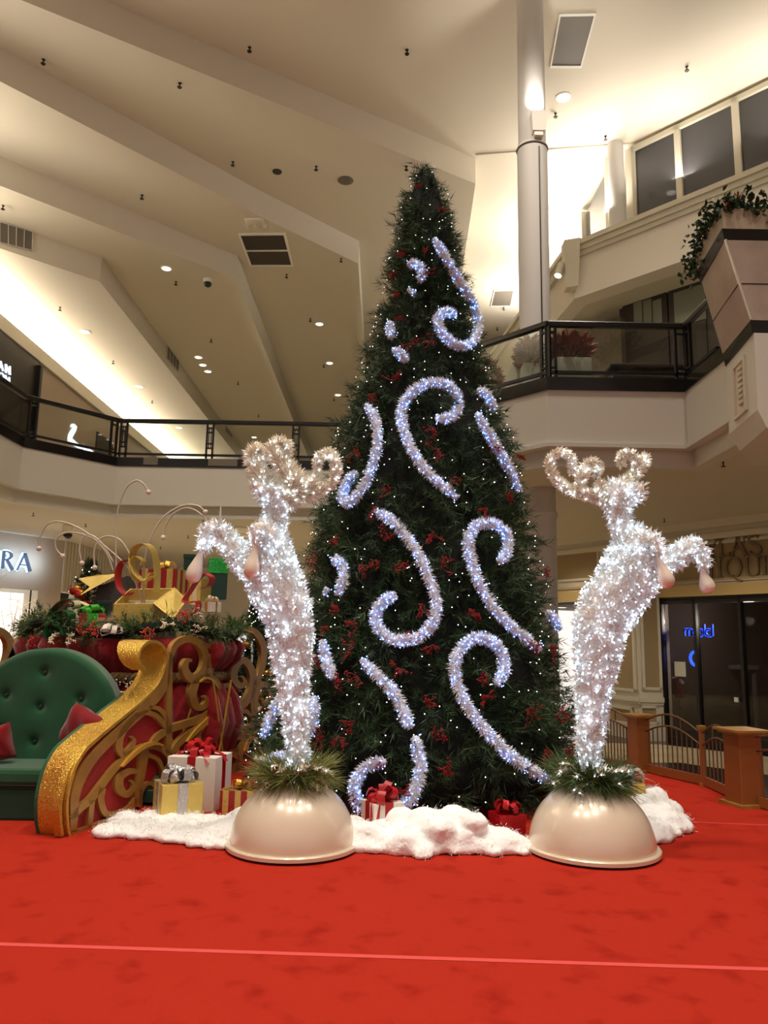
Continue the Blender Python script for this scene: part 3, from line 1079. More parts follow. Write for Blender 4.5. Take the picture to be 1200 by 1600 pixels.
zr1, zr2 = BP.uz(1130, 871)[1], BP.uz(1130, 903)[1]
sign = thing('shop_sign', BP.pt(BP.uz(1100, 872)[0], zr2, .02), "raised tan serif letters of the boutique name, YLA'S over TIQUE", 'sign')
mlet = mat('bronze_tan_letters', (122, 102, 72), .5, .2)
for ch, px in zip("YLA'S", (1101, 1124, 1142, 1163, 1171)):
    u = BP.uz(px, 860, .02)[0]
    letter(ch, BP, u, zr1, .40, .012, .05, mlet).build('letter', mlet, sign)
for ch, px in zip('TIQUE', (1101, 1121, 1134, 1164, 1192)):
    u = BP.uz(px, 890, .02)[0]
    letter(ch, BP, u, zr2, .40, .012, .05, mlet).build('letter', mlet, sign)

# pilaster with two faces
u0, u1, u2 = BP.uz(932, 1000)[0], BP.uz(994, 1000, .5)[0], BP.uz(1033, 1000)[0]
zmid = BP.uz(1010, 1095)[1]
mb = MB()
A_, B_, C_ = BP.pt(u0, 0, 0), BP.pt(u1, 0, .45), BP.pt(u2, 0, 0)
F1 = Plane(A_, B_ - A_); F2 = Plane(B_, C_ - B_)
mb.prism([xy(A_), xy(B_), xy(C_), xy(BP.pt(u2, 0, -.3)), xy(BP.pt(u0, 0, -.3))], ZF, z_hd)
struct(mb, 'pilaster', M['cream'])
for P_, xa, xb in ((F1, 938, 990), (F2, 998, 1028)):
    framed_panel('trim_9', xa, 925, xb, 1078, M['cream'], M['tan'], P_, 0.0)
    framed_panel('trim_10', xa, 1102, xb, 1132, M['cream'], M['tan'], P_, 0.0)
    La = np.linalg.norm((B_ - A_)[:2]) if P_ is F1 else np.linalg.norm((C_ - B_)[:2])
    mb = MB(); pbox(P_, 0, La, zmid, zmid + .1, 0, .06, mb); pbox(P_, 0, La, zmid - .06, zmid, 0, .03, mb); pbox(P_, 0, La, ZF, ZF + .35, 0, .05, mb); struct(mb, 'trim_11', M['cream'])
# dark skirting below
mb = MB(); pbox(BP, u2, uE, ZF, ZF + .12, -.1, .03, mb); struct(mb, 'baseboard_boutique', M['black'])
# glass shopfront in bronze frames
zx = BP.uz(1100, 938)[1]
mx = [1034, 1087, 1158, 1215]
us = [BP.uz(p, 1000)[0] for p in mx] + [uE]
for i, (a_, b_) in enumerate(zip(us[:-1], us[1:])):
    mb = MB()
    for c_, d_, e_, f_ in ((a_, a_ + .035, ZF, z_hd), (b_ - .035, b_, ZF, z_hd), (a_, b_, zx - .06, zx + .05), (a_, b_, ZF + .02, ZF + .28), (a_, b_, z_hd - .1, z_hd)):
        pbox(BP, c_, d_, e_, f_, -.12, .02, mb)
    w = struct(mb, f'window_{i+10}', M['bronze'])
    mb = MB(); pbox(BP, a_ + .05, b_ - .05, ZF + .25, zx - .05, -.06, -.045, mb); pbox(BP, a_ + .05, b_ - .05, zx + .05, z_hd - .05, -.06, -.045, mb)
    tag(mb.build('pane', M['dark_glass'], w), kind='structure')
# dim interior
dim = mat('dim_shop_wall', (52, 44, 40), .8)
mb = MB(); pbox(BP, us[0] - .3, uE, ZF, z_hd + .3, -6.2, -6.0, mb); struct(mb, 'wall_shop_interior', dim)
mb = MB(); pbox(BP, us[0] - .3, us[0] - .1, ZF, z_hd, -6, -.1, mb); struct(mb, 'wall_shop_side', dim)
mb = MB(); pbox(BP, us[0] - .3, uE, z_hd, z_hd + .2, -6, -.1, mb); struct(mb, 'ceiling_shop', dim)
lamp('shop_fill_light', 'POINT', BP.pt(us[0] + 1.2, z_hd - .5, -1.5), 110, WARM, .1)  # added lamp, brightens the goods behind the dark glass
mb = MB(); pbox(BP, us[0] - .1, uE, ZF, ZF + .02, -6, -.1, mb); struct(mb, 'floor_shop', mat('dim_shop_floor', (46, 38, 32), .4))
# lit wall patch deep in the shop, mirrored sign reflection built as glowing letters behind the glass
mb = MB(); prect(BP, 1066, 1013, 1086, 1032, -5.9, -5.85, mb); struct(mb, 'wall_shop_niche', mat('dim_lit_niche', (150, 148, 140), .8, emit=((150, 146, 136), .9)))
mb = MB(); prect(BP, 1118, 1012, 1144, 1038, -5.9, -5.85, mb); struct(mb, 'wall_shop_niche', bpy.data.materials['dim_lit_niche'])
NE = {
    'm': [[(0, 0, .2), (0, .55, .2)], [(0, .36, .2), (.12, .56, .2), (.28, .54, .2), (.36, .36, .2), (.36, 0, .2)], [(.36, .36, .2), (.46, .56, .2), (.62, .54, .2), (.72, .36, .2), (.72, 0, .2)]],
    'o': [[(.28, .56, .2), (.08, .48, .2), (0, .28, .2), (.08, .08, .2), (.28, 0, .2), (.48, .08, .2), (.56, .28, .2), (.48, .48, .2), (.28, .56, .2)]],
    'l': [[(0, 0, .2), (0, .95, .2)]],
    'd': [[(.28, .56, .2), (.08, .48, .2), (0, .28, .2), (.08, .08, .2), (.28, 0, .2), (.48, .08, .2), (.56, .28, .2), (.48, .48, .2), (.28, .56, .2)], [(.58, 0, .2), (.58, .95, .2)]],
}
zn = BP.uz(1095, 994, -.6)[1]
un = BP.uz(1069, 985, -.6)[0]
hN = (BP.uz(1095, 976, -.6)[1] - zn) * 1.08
ns = thing('sign_reflection', BP.pt(un, zn, -.6), 'mirrored reflection of glowing blue letters in the dark boutique window', 'sign')
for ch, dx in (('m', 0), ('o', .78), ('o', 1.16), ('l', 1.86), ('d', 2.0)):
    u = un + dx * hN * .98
    a_ = letter(ch, BP, u, zn, hN, -.62, .02, None, NE, 1.0).build('letter', M['blue_glow'], ns)
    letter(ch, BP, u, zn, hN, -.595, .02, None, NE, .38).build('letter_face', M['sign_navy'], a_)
q = BP.hit(1086, 1029, -.8)
mb = MB()
mb.tube([q + BP.d * .12 * math.cos(a) + np.array([0, 0, .15 * math.sin(a)]) for a in np.linspace(0, 2 * math.pi, 20)], .035, 8)
tag(mb.build('glowing_ring_sign', M['blue_glow']), 'small blue glowing ring in the boutique below the blue letters', 'light')
# notice on the glass, outfits, rail, scanner
mb = MB(); prect(BP, 1054, 1034, 1071, 1057, -.03, -.02, mb); tag(mb.build('paper_notice', M['paper']), 'pale paper notice stuck on the boutique glass', 'notice')


def dress(px, py0, py1, off, m, label, wpx=22, collar=True):
    u = BP.uz(px, (py0 + py1) / 2, off)[0]
    z1, z0 = BP.uz(px, py0, off)[1], BP.uz(px, py1, off)[1]
    h = z1 - z0; w = h * .3
    t = thing('hanging_dress', BP.pt(u, z0, off), label, 'clothing')
    mb = MB()
    secs = [(z0, w * 1.1), (z0 + h * .45, w * .75), (z0 + h * .75, w * .8), (z0 + h * .95, w * .62), (z1, w * .3)]
    pr = []
    V = []; n = 14
    for z, r in secs:
        for k in range(n):
            th = 2 * math.pi * k / n
            p = BP.pt(u + r * math.cos(th), z, off + .45 * r * math.sin(th)); V.append(p)
    Fc = [(i * n + k, i * n + (k + 1) % n, (i + 1) * n + (k + 1) % n, (i + 1) * n + k) for i in range(len(secs) - 1) for k in range(n)]
    Fc += [tuple(range(n))[::-1], tuple(range((len(secs) - 1) * n, len(secs) * n))]
    mb.add(V, Fc); mb.build('bodice', m, t, smooth=True)
    for s in (-1, 1):
        mb = MB(); a_ = BP.pt(u + s * w * .5, z0 + h * .9, off); b_ = BP.pt(u + s * w * .95, z0 + h * .68, off)
        mb.tube([a_, b_], [w * .26, w * .3], 10); mb.build('sleeve', M['white_paper'] if collar else m, t, smooth=True)
    if collar:
        mb = MB(); mb.tube([BP.pt(u - w * .3, z1, off + .1), BP.pt(u, z1 - h * .06, off + .2), BP.pt(u + w * .3, z1, off + .1)], w * .1, 8); mb.build('collar', M['white_paper'], t, smooth=True)
    mb = MB(); mb.tube([BP.pt(u, z1 + .02, off), BP.pt(u, z1 + .35, off)], .012, 6); mb.build('hanger', M['bronze'], t)


dress(1059, 1058, 1090, -.6, M['red_paper'], 'red dress with white collar hanging in the boutique window', collar=True)
dress(1098, 1044, 1075, -2.0, mat('grey_lace_cloth', (120, 112, 104), .8), 'grey dress on display deep inside the dark boutique', collar=False)
dress(1058, 1090, 1108, -.7, mat('dark_plum_cloth', (70, 26, 30), .8), 'dark plum child outfit hanging below the red dress', collar=False)
q = BP.pt(BP.uz(1132, 1060, -3)[0], ZF + .02, -3)
t = thing('display_table', q, 'grey display table standing inside the dark boutique', 'table')
ang = math.atan2(BP.d[1], BP.d[0])
grey = mat('dim_grey_wood', (96, 92, 88), .6)
mb = MB(); mb.box((q[0], q[1], ZF + 1.6), (1.5, .6, .1), ang); mb.build('tabletop', grey, t)
for sx in (-.65, .65):
    for sy in (-.22, .22):
        a_ = q + BP.d * sx + BP.n * sy
        mb = MB(); mb.box((a_[0], a_[1], ZF + .8), (.08, .08, 1.55), ang); mb.build('leg', grey, t)
mb = MB(); prect(BP, 1147, 1090, 1153, 1097, .0, .04, mb); tag(mb.build('card_reader_box', M['paper']), 'small white box fixed on the boutique door glass', 'box')

# opening left of the pilaster: a lit shop farther along
OP = Plane(BP.pt(u0 - 2.6, 0, -4), BP.d)
mb = MB(); prect(OP, 840, 950, 960, 1150, -.2, 0, mb); struct(mb, 'wall_far_shop', M['shop_glow'])
mb = MB(); pbox(BP, uS - 3, u0, z_hd - .05, z_hd + .05, -5, -.6, mb); struct(mb, 'ceiling_far_shop', mat('grey_shop_ceiling', (120, 118, 116), .8))
mb = MB(); prect(OP, 830, 925, 960, 950, 0, .1, mb); struct(mb, 'wall_far_shop_header', mat('grey_shop_header', (96, 92, 88), .7))

# tiles in front of the boutique
def floor_patch(pts, m, name, dz=.004):
    P_ = [atZ(x, y, ZF) for x, y in pts]
    mb = MB(); mb.prism([xy(p) for p in P_][::-1], ZF + .0005, ZF + dz); struct(mb, name, m)
floor_patch([(860, 1135), (1032, 1135), (1250, 1165), (1250, 1188), (1032, 1163), (860, 1158)], M['tile_dark'], 'floor_border')
floor_patch([(940, 1192), (1060, 1192), (1300, 1225), (1300, 1320), (1000, 1300), (940, 1240)], M['tile_dark'], 'floor_border', .005)

# ---------------------------------------------------------------- ground floor left: perfume shop with lit letters, lit doorways
l0, l1, l2 = atZ(0, 832, 4.14), atZ(95, 845, 4.14), atZ(160, 862, 4.14)
LP = Plane(l0, l1 - l0)
uC = LP.uz(97, 900)[0]
zo = LP.uz(30, 921)[1]
zo2 = LP.uz(100, 923)[1]
uo0, uo1 = LP.uz(-60, 950)[0], LP.uz(56, 950)[0]
mb = MB()
pbox(LP, -8, uC, zo, 4.2, -.3, 0, mb); pbox(LP, uo1, uC, ZF, zo, -.3, 0, mb); pbox(LP, -8, uo0, ZF, zo, -.3, 0, mb)
struct(mb, 'wall_perfumery', M['taupe'])
K = LP.pt(uC, 0, 0)
LP2 = Plane(K, (atZ(160, 862, 4.14) - K))
u_a, u_b = LP2.uz(114, 950)[0], LP2.uz(190, 950)[0]
zo3 = LP2.uz(116, 927)[1]
mb = MB(); pbox(LP2, 0, 9, zo3, 4.2, -.3, 0, mb); pbox(LP2, u_a + .3, 9, ZF, zo3, -.3, 0, mb)
for k in range(40):
    pbox(LP2, k * .2, k * .2 + .14, zo3, 4.2, 0, .03, mb)
struct(mb, 'wall_ribbed', M['taupe_rib'])
mb = MB(); pbox(LP, uo0, uo1, ZF, zo, -2.6, -2.5, mb); pbox(LP2, -1, u_a + .6, ZF, zo3, -1.6, -1.5, mb); struct(mb, 'wall_shop_glow', M['shop_glow'])
mb = MB()
pbox(LP, uo1 - .42, uo1, ZF, zo, -.3, .03, mb); pbox(LP, uo0, uo1, zo - .1, zo, -.3, .02, mb)
struct(mb, 'trim_12', M['white_paper'])
mb = MB(); pbox(LP, uo1 - .24, uo1 - .2, ZF, zo, .03, .04, mb); struct(mb, 'trim_13', M['bronze'])
# colourful shelves glimpsed inside
t = thing('perfume_shelf', LP.pt(uo0 + 1.6, ZF, -1.4), 'lit shop shelf with purple and red goods in the left doorway', 'shelf')
mb = MB(); pbox(LP, uo0, uo1 - .5, ZF, ZF + 1.5, -1.6, -1.3, mb); mb.build('shelf_unit', mat('grey_pink_goods', (176, 150, 160), .6, var=(7, (120, 60, 86), 3)), t)
mb = MB(); pbox(LP, uo0, uo1 - .5, ZF + 1.5, ZF + 1.56, -1.7, -1.2, mb); mb.build('shelf_top', M['white_paper'], t)
# lit letters
SAN = {
    'R': [[(.1, 0, .13), (.1, 1, .13)], [(.1, .97, .06), (.34, .97, .07), (.52, .87, .12), (.54, .72, .13), (.42, .58, .1), (.24, .53, .06), (.1, .52, .05)], [(.3, .54, .13), (.7, 0, .15)]],
    'A': [[(.03, 0, .06), (.42, 1, .07)], [(.40, 1, .15), (.84, 0, .16)], [(.18, .33, .06), (.66, .33, .06)]],
}
hR = LP.uz(20, 864)[1] - LP.uz(20, 892)[1]
zR = LP.uz(20, 891)[1]
ps = thing('lit_shop_sign', LP.pt(LP.uz(20, 880)[0], zR, .1), 'navy letters R A with a blue-white halo on the taupe shop wall', 'sign')
for ch, px in (('R', 1), ('A', 26)):
    u = LP.uz(px, 880, .1)[0]
    a_ = letter(ch, LP, u, zR, hR, .06, .03, None, SAN, 1.0, grow=.17).build('letter_halo', M['sign_halo'], ps)
    letter(ch, LP, u, zR, hR, .1, .05, None, SAN, 1.15).build('letter', M['sign_navy'], ps)
lamp('sign_glow', 'AREA', LP.pt(LP.uz(22, 878)[0], zR + hR / 2, .35), 14, (.55, .75, 1), 1.6, .6, aim=LP.pt(LP.uz(22, 878)[0], zR + hR / 2, 0))
lamp('shop_light', 'AREA', LP.pt((uo0 + uo1) / 2, 2.0, -.9), 60, (1, .96, .92), 2, 1.5, aim=LP.pt((uo0 + uo1) / 2, 0.5, 4))
# white glitter branches in the doorway
q = LP.hit(10, 985, .8); q[2] = ZF
t = thing('glitter_branches', q, 'bare white glitter branches standing in the lit left doorway', 'decoration')
rng = np.random.default_rng(5)
zt_ = LP.uz(10, 893, .8)[1]
for k in range(9):
    e = q + np.array([rng.normal(0, .42), rng.normal(0, .2), (zt_ - ZF) * rng.uniform(.7, 1.0)])
    mid = q * .5 + e * .5 + np.array([rng.normal(0, .12), 0, .2])
    P_ = catmull([q + np.array([rng.normal(0, .1), rng.normal(0, .1), 0]), mid, e], 6)
    mb = MB(); mb.tube(P_, np.linspace(.02, .006, len(P_)), 5)
    for j in range(8):
        i = rng.integers(5, len(P_)); v = unit(rng.normal(size=3) + np.array([0, 0, .8]))
        mb.tube([P_[i], P_[i] + v * .35], .006, 4)
    mb.build('branch', M['wire'], t)

# far shop fronts seen between sleigh, deer and tree
mb = MB(); mb.box((-3.4, 30, 1.6), (9, .3, 5.2)); struct(mb, 'wall_far_shops', M['white_wall'])
for k, (px0, px1, py0, py1) in enumerate(((425, 470, 862, 990), (372, 395, 990, 1040), (232, 262, 868, 930))):
    FP = Plane((0, 29.8), (1, 0))
    mb = MB(); prect(FP, px0, py0, px1, py1, 0, .05, mb); struct(mb, f'window_{20+k}', M['shop_glow'])
    mb = MB(); prect(FP, px0 + (px1 - px0) * .55, py0, px0 + (px1 - px0) * .6, py1, .05, .1, mb); struct(mb, 'trim_14', M['bronze'])

# ---------------------------------------------------------------- upper left: dark shop with lit letters, lit zigzag
UP = Plane((-10.4, 14.5), (0, 1))
u0_, u1_ = UP.uz(-60, 560)[0], UP.uz(60, 600)[0]
zA = UP.uz(30, 550)[1]
mb = MB(); pbox(UP, -8, u1_, 5.4, 9.5, -.3, 0, mb); struct(mb, 'wall_dark_shopfront', M['bronze'])
mb = MB(); pbox(UP, u1_, 30, 5.4, 9.6, -.3, -.05, mb); struct(mb, 'wall_tan_shopfront', M['taupe'])
mb = MB(); pbox(UP, u1_ - .15, u1_, 5.4, 9.4, 0, .1, mb); pbox(UP, -8, u1_, 8.2, 8.3, 0, .08, mb); struct(mb, 'trim_15', M['black'])
BOLD = {
    'A': [[(.0, 0, .2), (.36, 1, .2)], [(.36, 1, .2), (.74, 0, .2)], [(.14, .3, .16), (.6, .3, .16)]],
    'N': [[(.1, 0, .2), (.1, 1, .2)], [(.1, .98, .2), (.7, .02, .2)], [(.7, 0, .2), (.7, 1, .2)]],
    'O': [[(.4, 1, .18), (.1, .85, .2), (.02, .5, .2), (.1, .15, .2), (.4, 0, .18), (.7, .15, .2), (.78, .5, .2), (.7, .85, .2), (.4, 1, .18)]],
}
us_ = thing('lit_upper_sign', UP.pt(UP.uz(8, 580)[0], UP.uz(8, 595)[1], .1), 'blue-white lit letters AN over ON on the dark upper left shop', 'sign')
for txt, row in (('AN', ((-4, 576), (7, 582))), ('ON', ((-3, 594), (6, 599)))):
    for ch, (px, py) in zip(txt, row):
        mb = MB()
        for st in BOLD[ch]:
            mb.stroke([(x, y, w * .6) for x, y, w in st], lambda a_, b_: UP.hit(px + a_ * 10.5, py + a_ * 5.2 - b_ * 13.5, .02), UP.n * .04, n=8, smooth=len(st) > 4)
        mb.build('letter', M['sign_white'], us_)
lg = thing('lit_logo', UP.hit(122, 690, .05), 'white lit leaping shape on the upper left shop front behind the railing', 'sign')
mb = MB()
def fn_(a_, b_):
    return UP.hit(a_, b_, -.045)
mb.stroke([(107, 690, 3), (109, 681, 6), (114, 672, 6), (117, 666, 3)], fn_, UP.n * .05, n=5)
mb.stroke([(117, 667, 2), (113, 664, 4), (110, 667, 2)], fn_, UP.n * .05, n=4)
mb.stroke([(107, 684, 4), (113, 691, 6), (121, 697, 5), (127, 700, 3)], fn_, UP.n * .05, n=5)
mb.stroke([(128, 697, 3), (134, 702, 6), (143, 706, 2)], fn_, UP.n * .05, n=5)
mb.build('glowing_shape', M['sign_white'], lg)
mb = MB(); prect(UP, 150, 682, 176, 735, -.05, 0, mb); struct(mb, 'window_18', M['smoke'])

# ---------------------------------------------------------------- ceiling fittings
# sprinklers
spr0 = None
SPR = [(68, 93), (390, 74), (636, 78), (281, 130), (364, 253), (494, 260), (635, 260), (222, 305), (5, 321), (533, 404), (448, 429), (275, 440), (485, 498), (94, 480), (330, 530), (177, 564), (372, 597), (506, 570), (522, 623), (404, 648), (238, 626), (868, 177), (946, 213), (1073, 104), (787, 480), (1020, 305), (777, 512)]
for i, (px, py) in enumerate(SPR):
    q = ceil_hit(px, py)
    if spr0 is None:
        spr0 = thing('sprinkler_head', q, 'small dark sprinkler head hanging from the stepped ceiling', 'sprinkler', 'ceiling sprinklers')
        mb = MB(); mb.lathe([(.05, -.01), (.05, 0)], q, 12); mb.build('flange', M['sprink'], spr0)
        mb = MB(); mb.tube([q, q + np.array([0, 0, -.12])], .02, 8); mb.build('pipe', M['sprink'], spr0)
        mb = MB(); mb.lathe([(.06, -.15), (.07, -.13), (.02, -.12)], q, 12); mb.build('deflector', M['sprink'], spr0)
        spr0.scale = (.7,) * 3
    else:
        dup(spr0, q, scale=.7)
for px, py in ((1130, 724), (1038, 812), (52, 803), (134, 820), (318, 812), (251, 855), (176, 905 - 40), (311, 841), (294, 838)):
    q = atZ(px, py, 4.14)
    dup(spr0, (q[0], q[1], 4.16), scale=.5, label='small dark sprinkler head under the gallery soffit', group='soffit sprinklers')
# recessed lamps
lamp0 = None
for px, py in [(260, 419), (133, 518), (499, 506), (310, 558), (317, 570), (325, 580), (515, 567), (528, 617), (218, 604), (280, 668), (397, 683), (401, 691), (403, 696)]:
    q = ceil_hit(px, py)
    if lamp0 is None:
        lamp0 = thing('recessed_downlight', q, 'bright round recessed downlight in the stepped ceiling', 'ceiling light', 'ceiling downlights')
        mb = MB(); mb.lathe([(.13, -.015), (.17, -.012), (.17, 0)], q, 20); mb.build('trim_ring', M['trimwhite'], lamp0)
        mb = MB(); mb.lathe([(.12, -.02), (.12, -.014)], q, 20); mb.build('lens', M['lamp_on'], lamp0)
    else:
        dup(lamp0, q)
q = ceil_hit(880, 152)
dup(lamp0, q, label='bright round recessed downlight right of the tall column top', group='right downlight')
for px, py in ((877, 921), (907, 920)):
    q = atZ(px, py, 3.0)
    t = dup(lamp0, BP.pt(BP.uz(px, py, -1.5)[0], z_hd - .06, -1.5), label='small bright downlight in the far shop ceiling behind the right deer', group='far shop downlights')


def ceil_plate(name, quad, m, label, cat, frame=None, split=0, th=.03):
    P_ = [ceil_hit(*p) for p in quad]
    z = P_[0][2]
    P_ = [np.array([*atZ(*p, z)[:2], z - .001]) for p in quad]
    ctr = sum(P_) / 4
    t = thing(name, ctr, label, cat)
    mb = MB(); mb.slab(P_, (0, 0, -th * .5)); mb.build('grille', m, t)
    if frame:
        mb = MB()
        for i in range(4):
            a_, b_ = P_[i], P_[(i + 1) % 4]
            ea, eb = a_ + (a_ - ctr) * .1, b_ + (b_ - ctr) * .1
            mb.slab([a_, b_, eb, ea], (0, 0, -th))
        if split:
            m0, m1 = (P_[0] + P_[3]) / 2, (P_[1] + P_[2]) / 2
            v = unit(P_[3] - P_[0]) * .03
            mb.slab([m0 - v, m1 - v, m1 + v, m0 + v], (0, 0, -th))
        mb.build('frame', frame, t)
    return t


ceil_plate('return_air_grille', [(376, 367), (443, 366), (455, 413), (393, 413)], M['vent_dark'], 'dark brown double air grille in a white ceiling frame', 'ceiling vent', M['trimwhite'], 1)
ceil_plate('supply_vent', [(876, 24), (928, 23), (907, 101), (862, 101)], M['vent'], 'big grey ceiling vent right of the tall column top', 'ceiling vent', M['trimwhite'])
ceil_plate('supply_vent', [(773, 454), (802, 453), (797, 477), (768, 477)], M['vent'], 'small grey ceiling vent left of the tall column', 'ceiling vent', M['trimwhite'])
ceil_plate('ceiling_diffuser', [(381, 341), (411, 341), (416, 356), (386, 356)], M['trimwhite'], 'square cream plate with a round disc above the dark air grille', 'ceiling vent')
q = ceil_hit(400, 351); mb = MB(); mb.lathe([(.16, -.05), (.26, -.02), (.28, 0)], q, 24); tag(mb.build('round_diffuser', M['cream'], smooth='auto'), 'round cream diffuser disc mounted above the dark air grille', 'ceiling vent')
q = ceil_hit(540, 282); mb = MB(); mb.lathe([(.1, -.03), (.17, -.02), (.2, 0)], q, 24); tag(mb.build('ceiling_speaker', M['vent'], smooth='auto'), 'round grey ceiling speaker left of the tree top', 'speaker')
q = ceil_hit(433, 268); mb = MB(); mb.lathe([(.11, -.02), (.12, 0)], q, 20); tag(mb.build('ceiling_can', M['black']), 'round black unlit ceiling hole left of the ceiling speaker', 'ceiling light')
q = ceil_hit(325, 437)
t = thing('dome_camera', q, 'black security dome camera on the stepped ceiling', 'camera')
mb = MB(); mb.lathe([(.13, -.1), (.14, 0)], q, 20); mb.build('mount', M['trimwhite'], t)
mb = MB(); mb.sphere((q[0], q[1], q[2] - .12), .11, 16, 10); mb.build('dome', M['black'], t, smooth=True)
q = atZ(107, 822, 4.14)
t = thing('dome_camera', (q[0], q[1], 4.15), 'white cylinder camera with dark dome under the left gallery', 'camera')
mb = MB(); mb.lathe([(.13, -.2), (.13, 0)], (q[0], q[1], 4.15), 20); mb.build('mount', M['trimwhite'], t)
mb = MB(); mb.sphere((q[0], q[1], 3.93), .11, 16, 10); mb.build('dome', M['black'], t, smooth=True)
q = atZ(372, 828, 4.14); mb = MB(); mb.lathe([(.2, -.06), (.4, -.02), (.42, .0)], (q[0], q[1], 4.15), 28); tag(mb.build('soffit_disc', M['trimwhite'], smooth='auto'), 'pale round disc under the gallery left of the left deer', 'ceiling light')


def wall_vent(quad, P_, label):
    pts = [P_.hit(x, y, .01) for x, y in quad]
    c = sum(pts) / 4
    t = thing('wall_vent', c, label, 'vent')
    mb = MB(); mb.slab(pts, P_.n * .02); mb.build('grille', M['vent'], t)
    mb = MB()
    for i in range(4):
        a_, b_ = pts[i], pts[(i + 1) % 4]
        mb.slab([a_, b_, b_ + (b_ - c) * .06, a_ + (a_ - c) * .06], P_.n * .03)
    for k in range(1, 4):
        a_, b_ = pts[0] * (1 - k / 4) + pts[1] * k / 4, pts[3] * (1 - k / 4) + pts[2] * k / 4
        mb.tube([a_ + P_.n * .02, b_ + P_.n * .02], .012, 4)
    mb.build('frame', M['soffit'], t)


AP = Plane(a0, a1 - a0)
wall_vent([(0, 348), (50, 363), (49, 391), (0, 379)], AP, 'grey slotted vent on the ceiling step at the left edge')
AP2 = Plane(a1, (0, 1))
wall_vent([(261, 535), (279, 556), (278, 580), (260, 560)], AP2, 'small grey vent on the receding ceiling step above the left gallery')
wall_vent([(352, 661), (362, 672), (362, 684), (352, 674)], AP2, 'tiny grey vent on the ceiling step seen through the gallery glass')

# ================================================================ platform and carpet
FA, FM, FB = G(1000, 1205), G(1100, 1228), G(1165, 1258)
FC = G(1206, 1268)
FL = G(925, 1196)
plat = [(-7.4, -2.5), (6.2, -2.5), (6.2, FC[1] - .6), (FC[0] + 1.2, FC[1] - .35), (FC[0], FC[1] + .1), (FB[0] + .14, FB[1] + .12), (FM[0] + .14, FM[1] + .05), (FA[0] + .16, FA[1] + .14), (FL[0], FL[1] + .16), (.5, FL[1] + .8), (-4.5, 11.2), (-7.4, 11.2)]
mb = MB(); mb.prism(plat, ZF, -.02); struct(mb, 'platform', mat('platform_side', (70, 26, 20), .7))
cp = MB(); cp.prism(plat, -.02, 0.0)
carpet = tag(cp.build('red_carpet', M['carpet']), 'bright red carpet covering the whole display platform', 'carpet')
mb = MB()
A_, B_ = G(-30, 1475), G(1240, 1516.5)
A_, B_ = A_ + unit(A_ - B_) * 3.0, B_ + unit(B_ - A_) * 3.6
v = unit(B_ - A_); n_ = np.array([-v[1], v[0], 0]) * .019
mb.slab([A_ - n_, B_ - n_, B_ + n_, A_ + n_], (0, 0, .003))
mb.build('seam', M['seam'], carpet)['label'] = 'lighter pinkish seam line'
mb = MB()
A_, B_ = G(1060, 1284), G(1240, 1291)
v = unit(B_ - A_); n_ = np.array([-v[1], v[0], 0]) * .008
mb.slab([A_ - n_, B_ - n_, B_ + n_, A_ + n_], (0, 0, .003))
mb.build('seam', M['seam'], carpet)

# ================================================================ the big tree
TX, TY = 0.43, 8.4
PROF = [(258, 5), (275, 20), (300, 30), (340, 44), (380, 54), (420, 61), (460, 67), (500, 76), (540, 86), (580, 99), (620, 114), (660, 126), (700, 140), (760, 154), (820, 170), (880, 184), (940, 198), (1000, 216), (1060, 234), (1120, 252), (1180, 270), (1240, 272), (1300, 240)]
_z, _r = [], []
for py, hw in PROF:
    z = atY(664, py, TY)[2]
    dep = TY * math.cos(PITCH) + (z - 1.5) * math.sin(PITCH)
    _z.append(z); _r.append(hw / F_PX * dep * .985)
_z, _r = np.array(_z[::-1]), np.array(_r[::-1])
_z[0] = -.2


def TR(z):
    return np.interp(z, _z, _r)


ZTOP = float(_z[-1])


def on_tree(px, py, off=.04):
    d = ray(px, py)
    best, bt = 1e9, None
    for t in np.arange(5.0, 9.2, .01):
        q = EYE + d * t
        g = math.hypot(q[0] - TX, q[1] - TY) - (TR(q[2]) + off)
        if g < 0:
            return q
        if g < best:
            best, bt = g, q
    # beside the outline: pull on to the surface
    a = np.array([bt[0] - TX, bt[1] - TY]); a = a / np.linalg.norm(a) * (TR(bt[2]) + off)
    return np.array([TX + a[0], TY + a[1], bt[2]])


rng = np.random.default_rng(21)
tree = thing('christmas_tree', (TX, TY, 0), 'giant dark green lit Christmas tree in the middle of the red carpet', 'tree')
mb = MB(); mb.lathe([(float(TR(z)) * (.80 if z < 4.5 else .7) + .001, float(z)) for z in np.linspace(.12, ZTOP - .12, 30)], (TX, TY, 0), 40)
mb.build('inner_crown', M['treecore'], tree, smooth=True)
mb = MB(); mb.lathe([(.12, 0), (.1, .6)], (TX, TY, 0), 14); mb.build('trunk', M['bark'], tree)
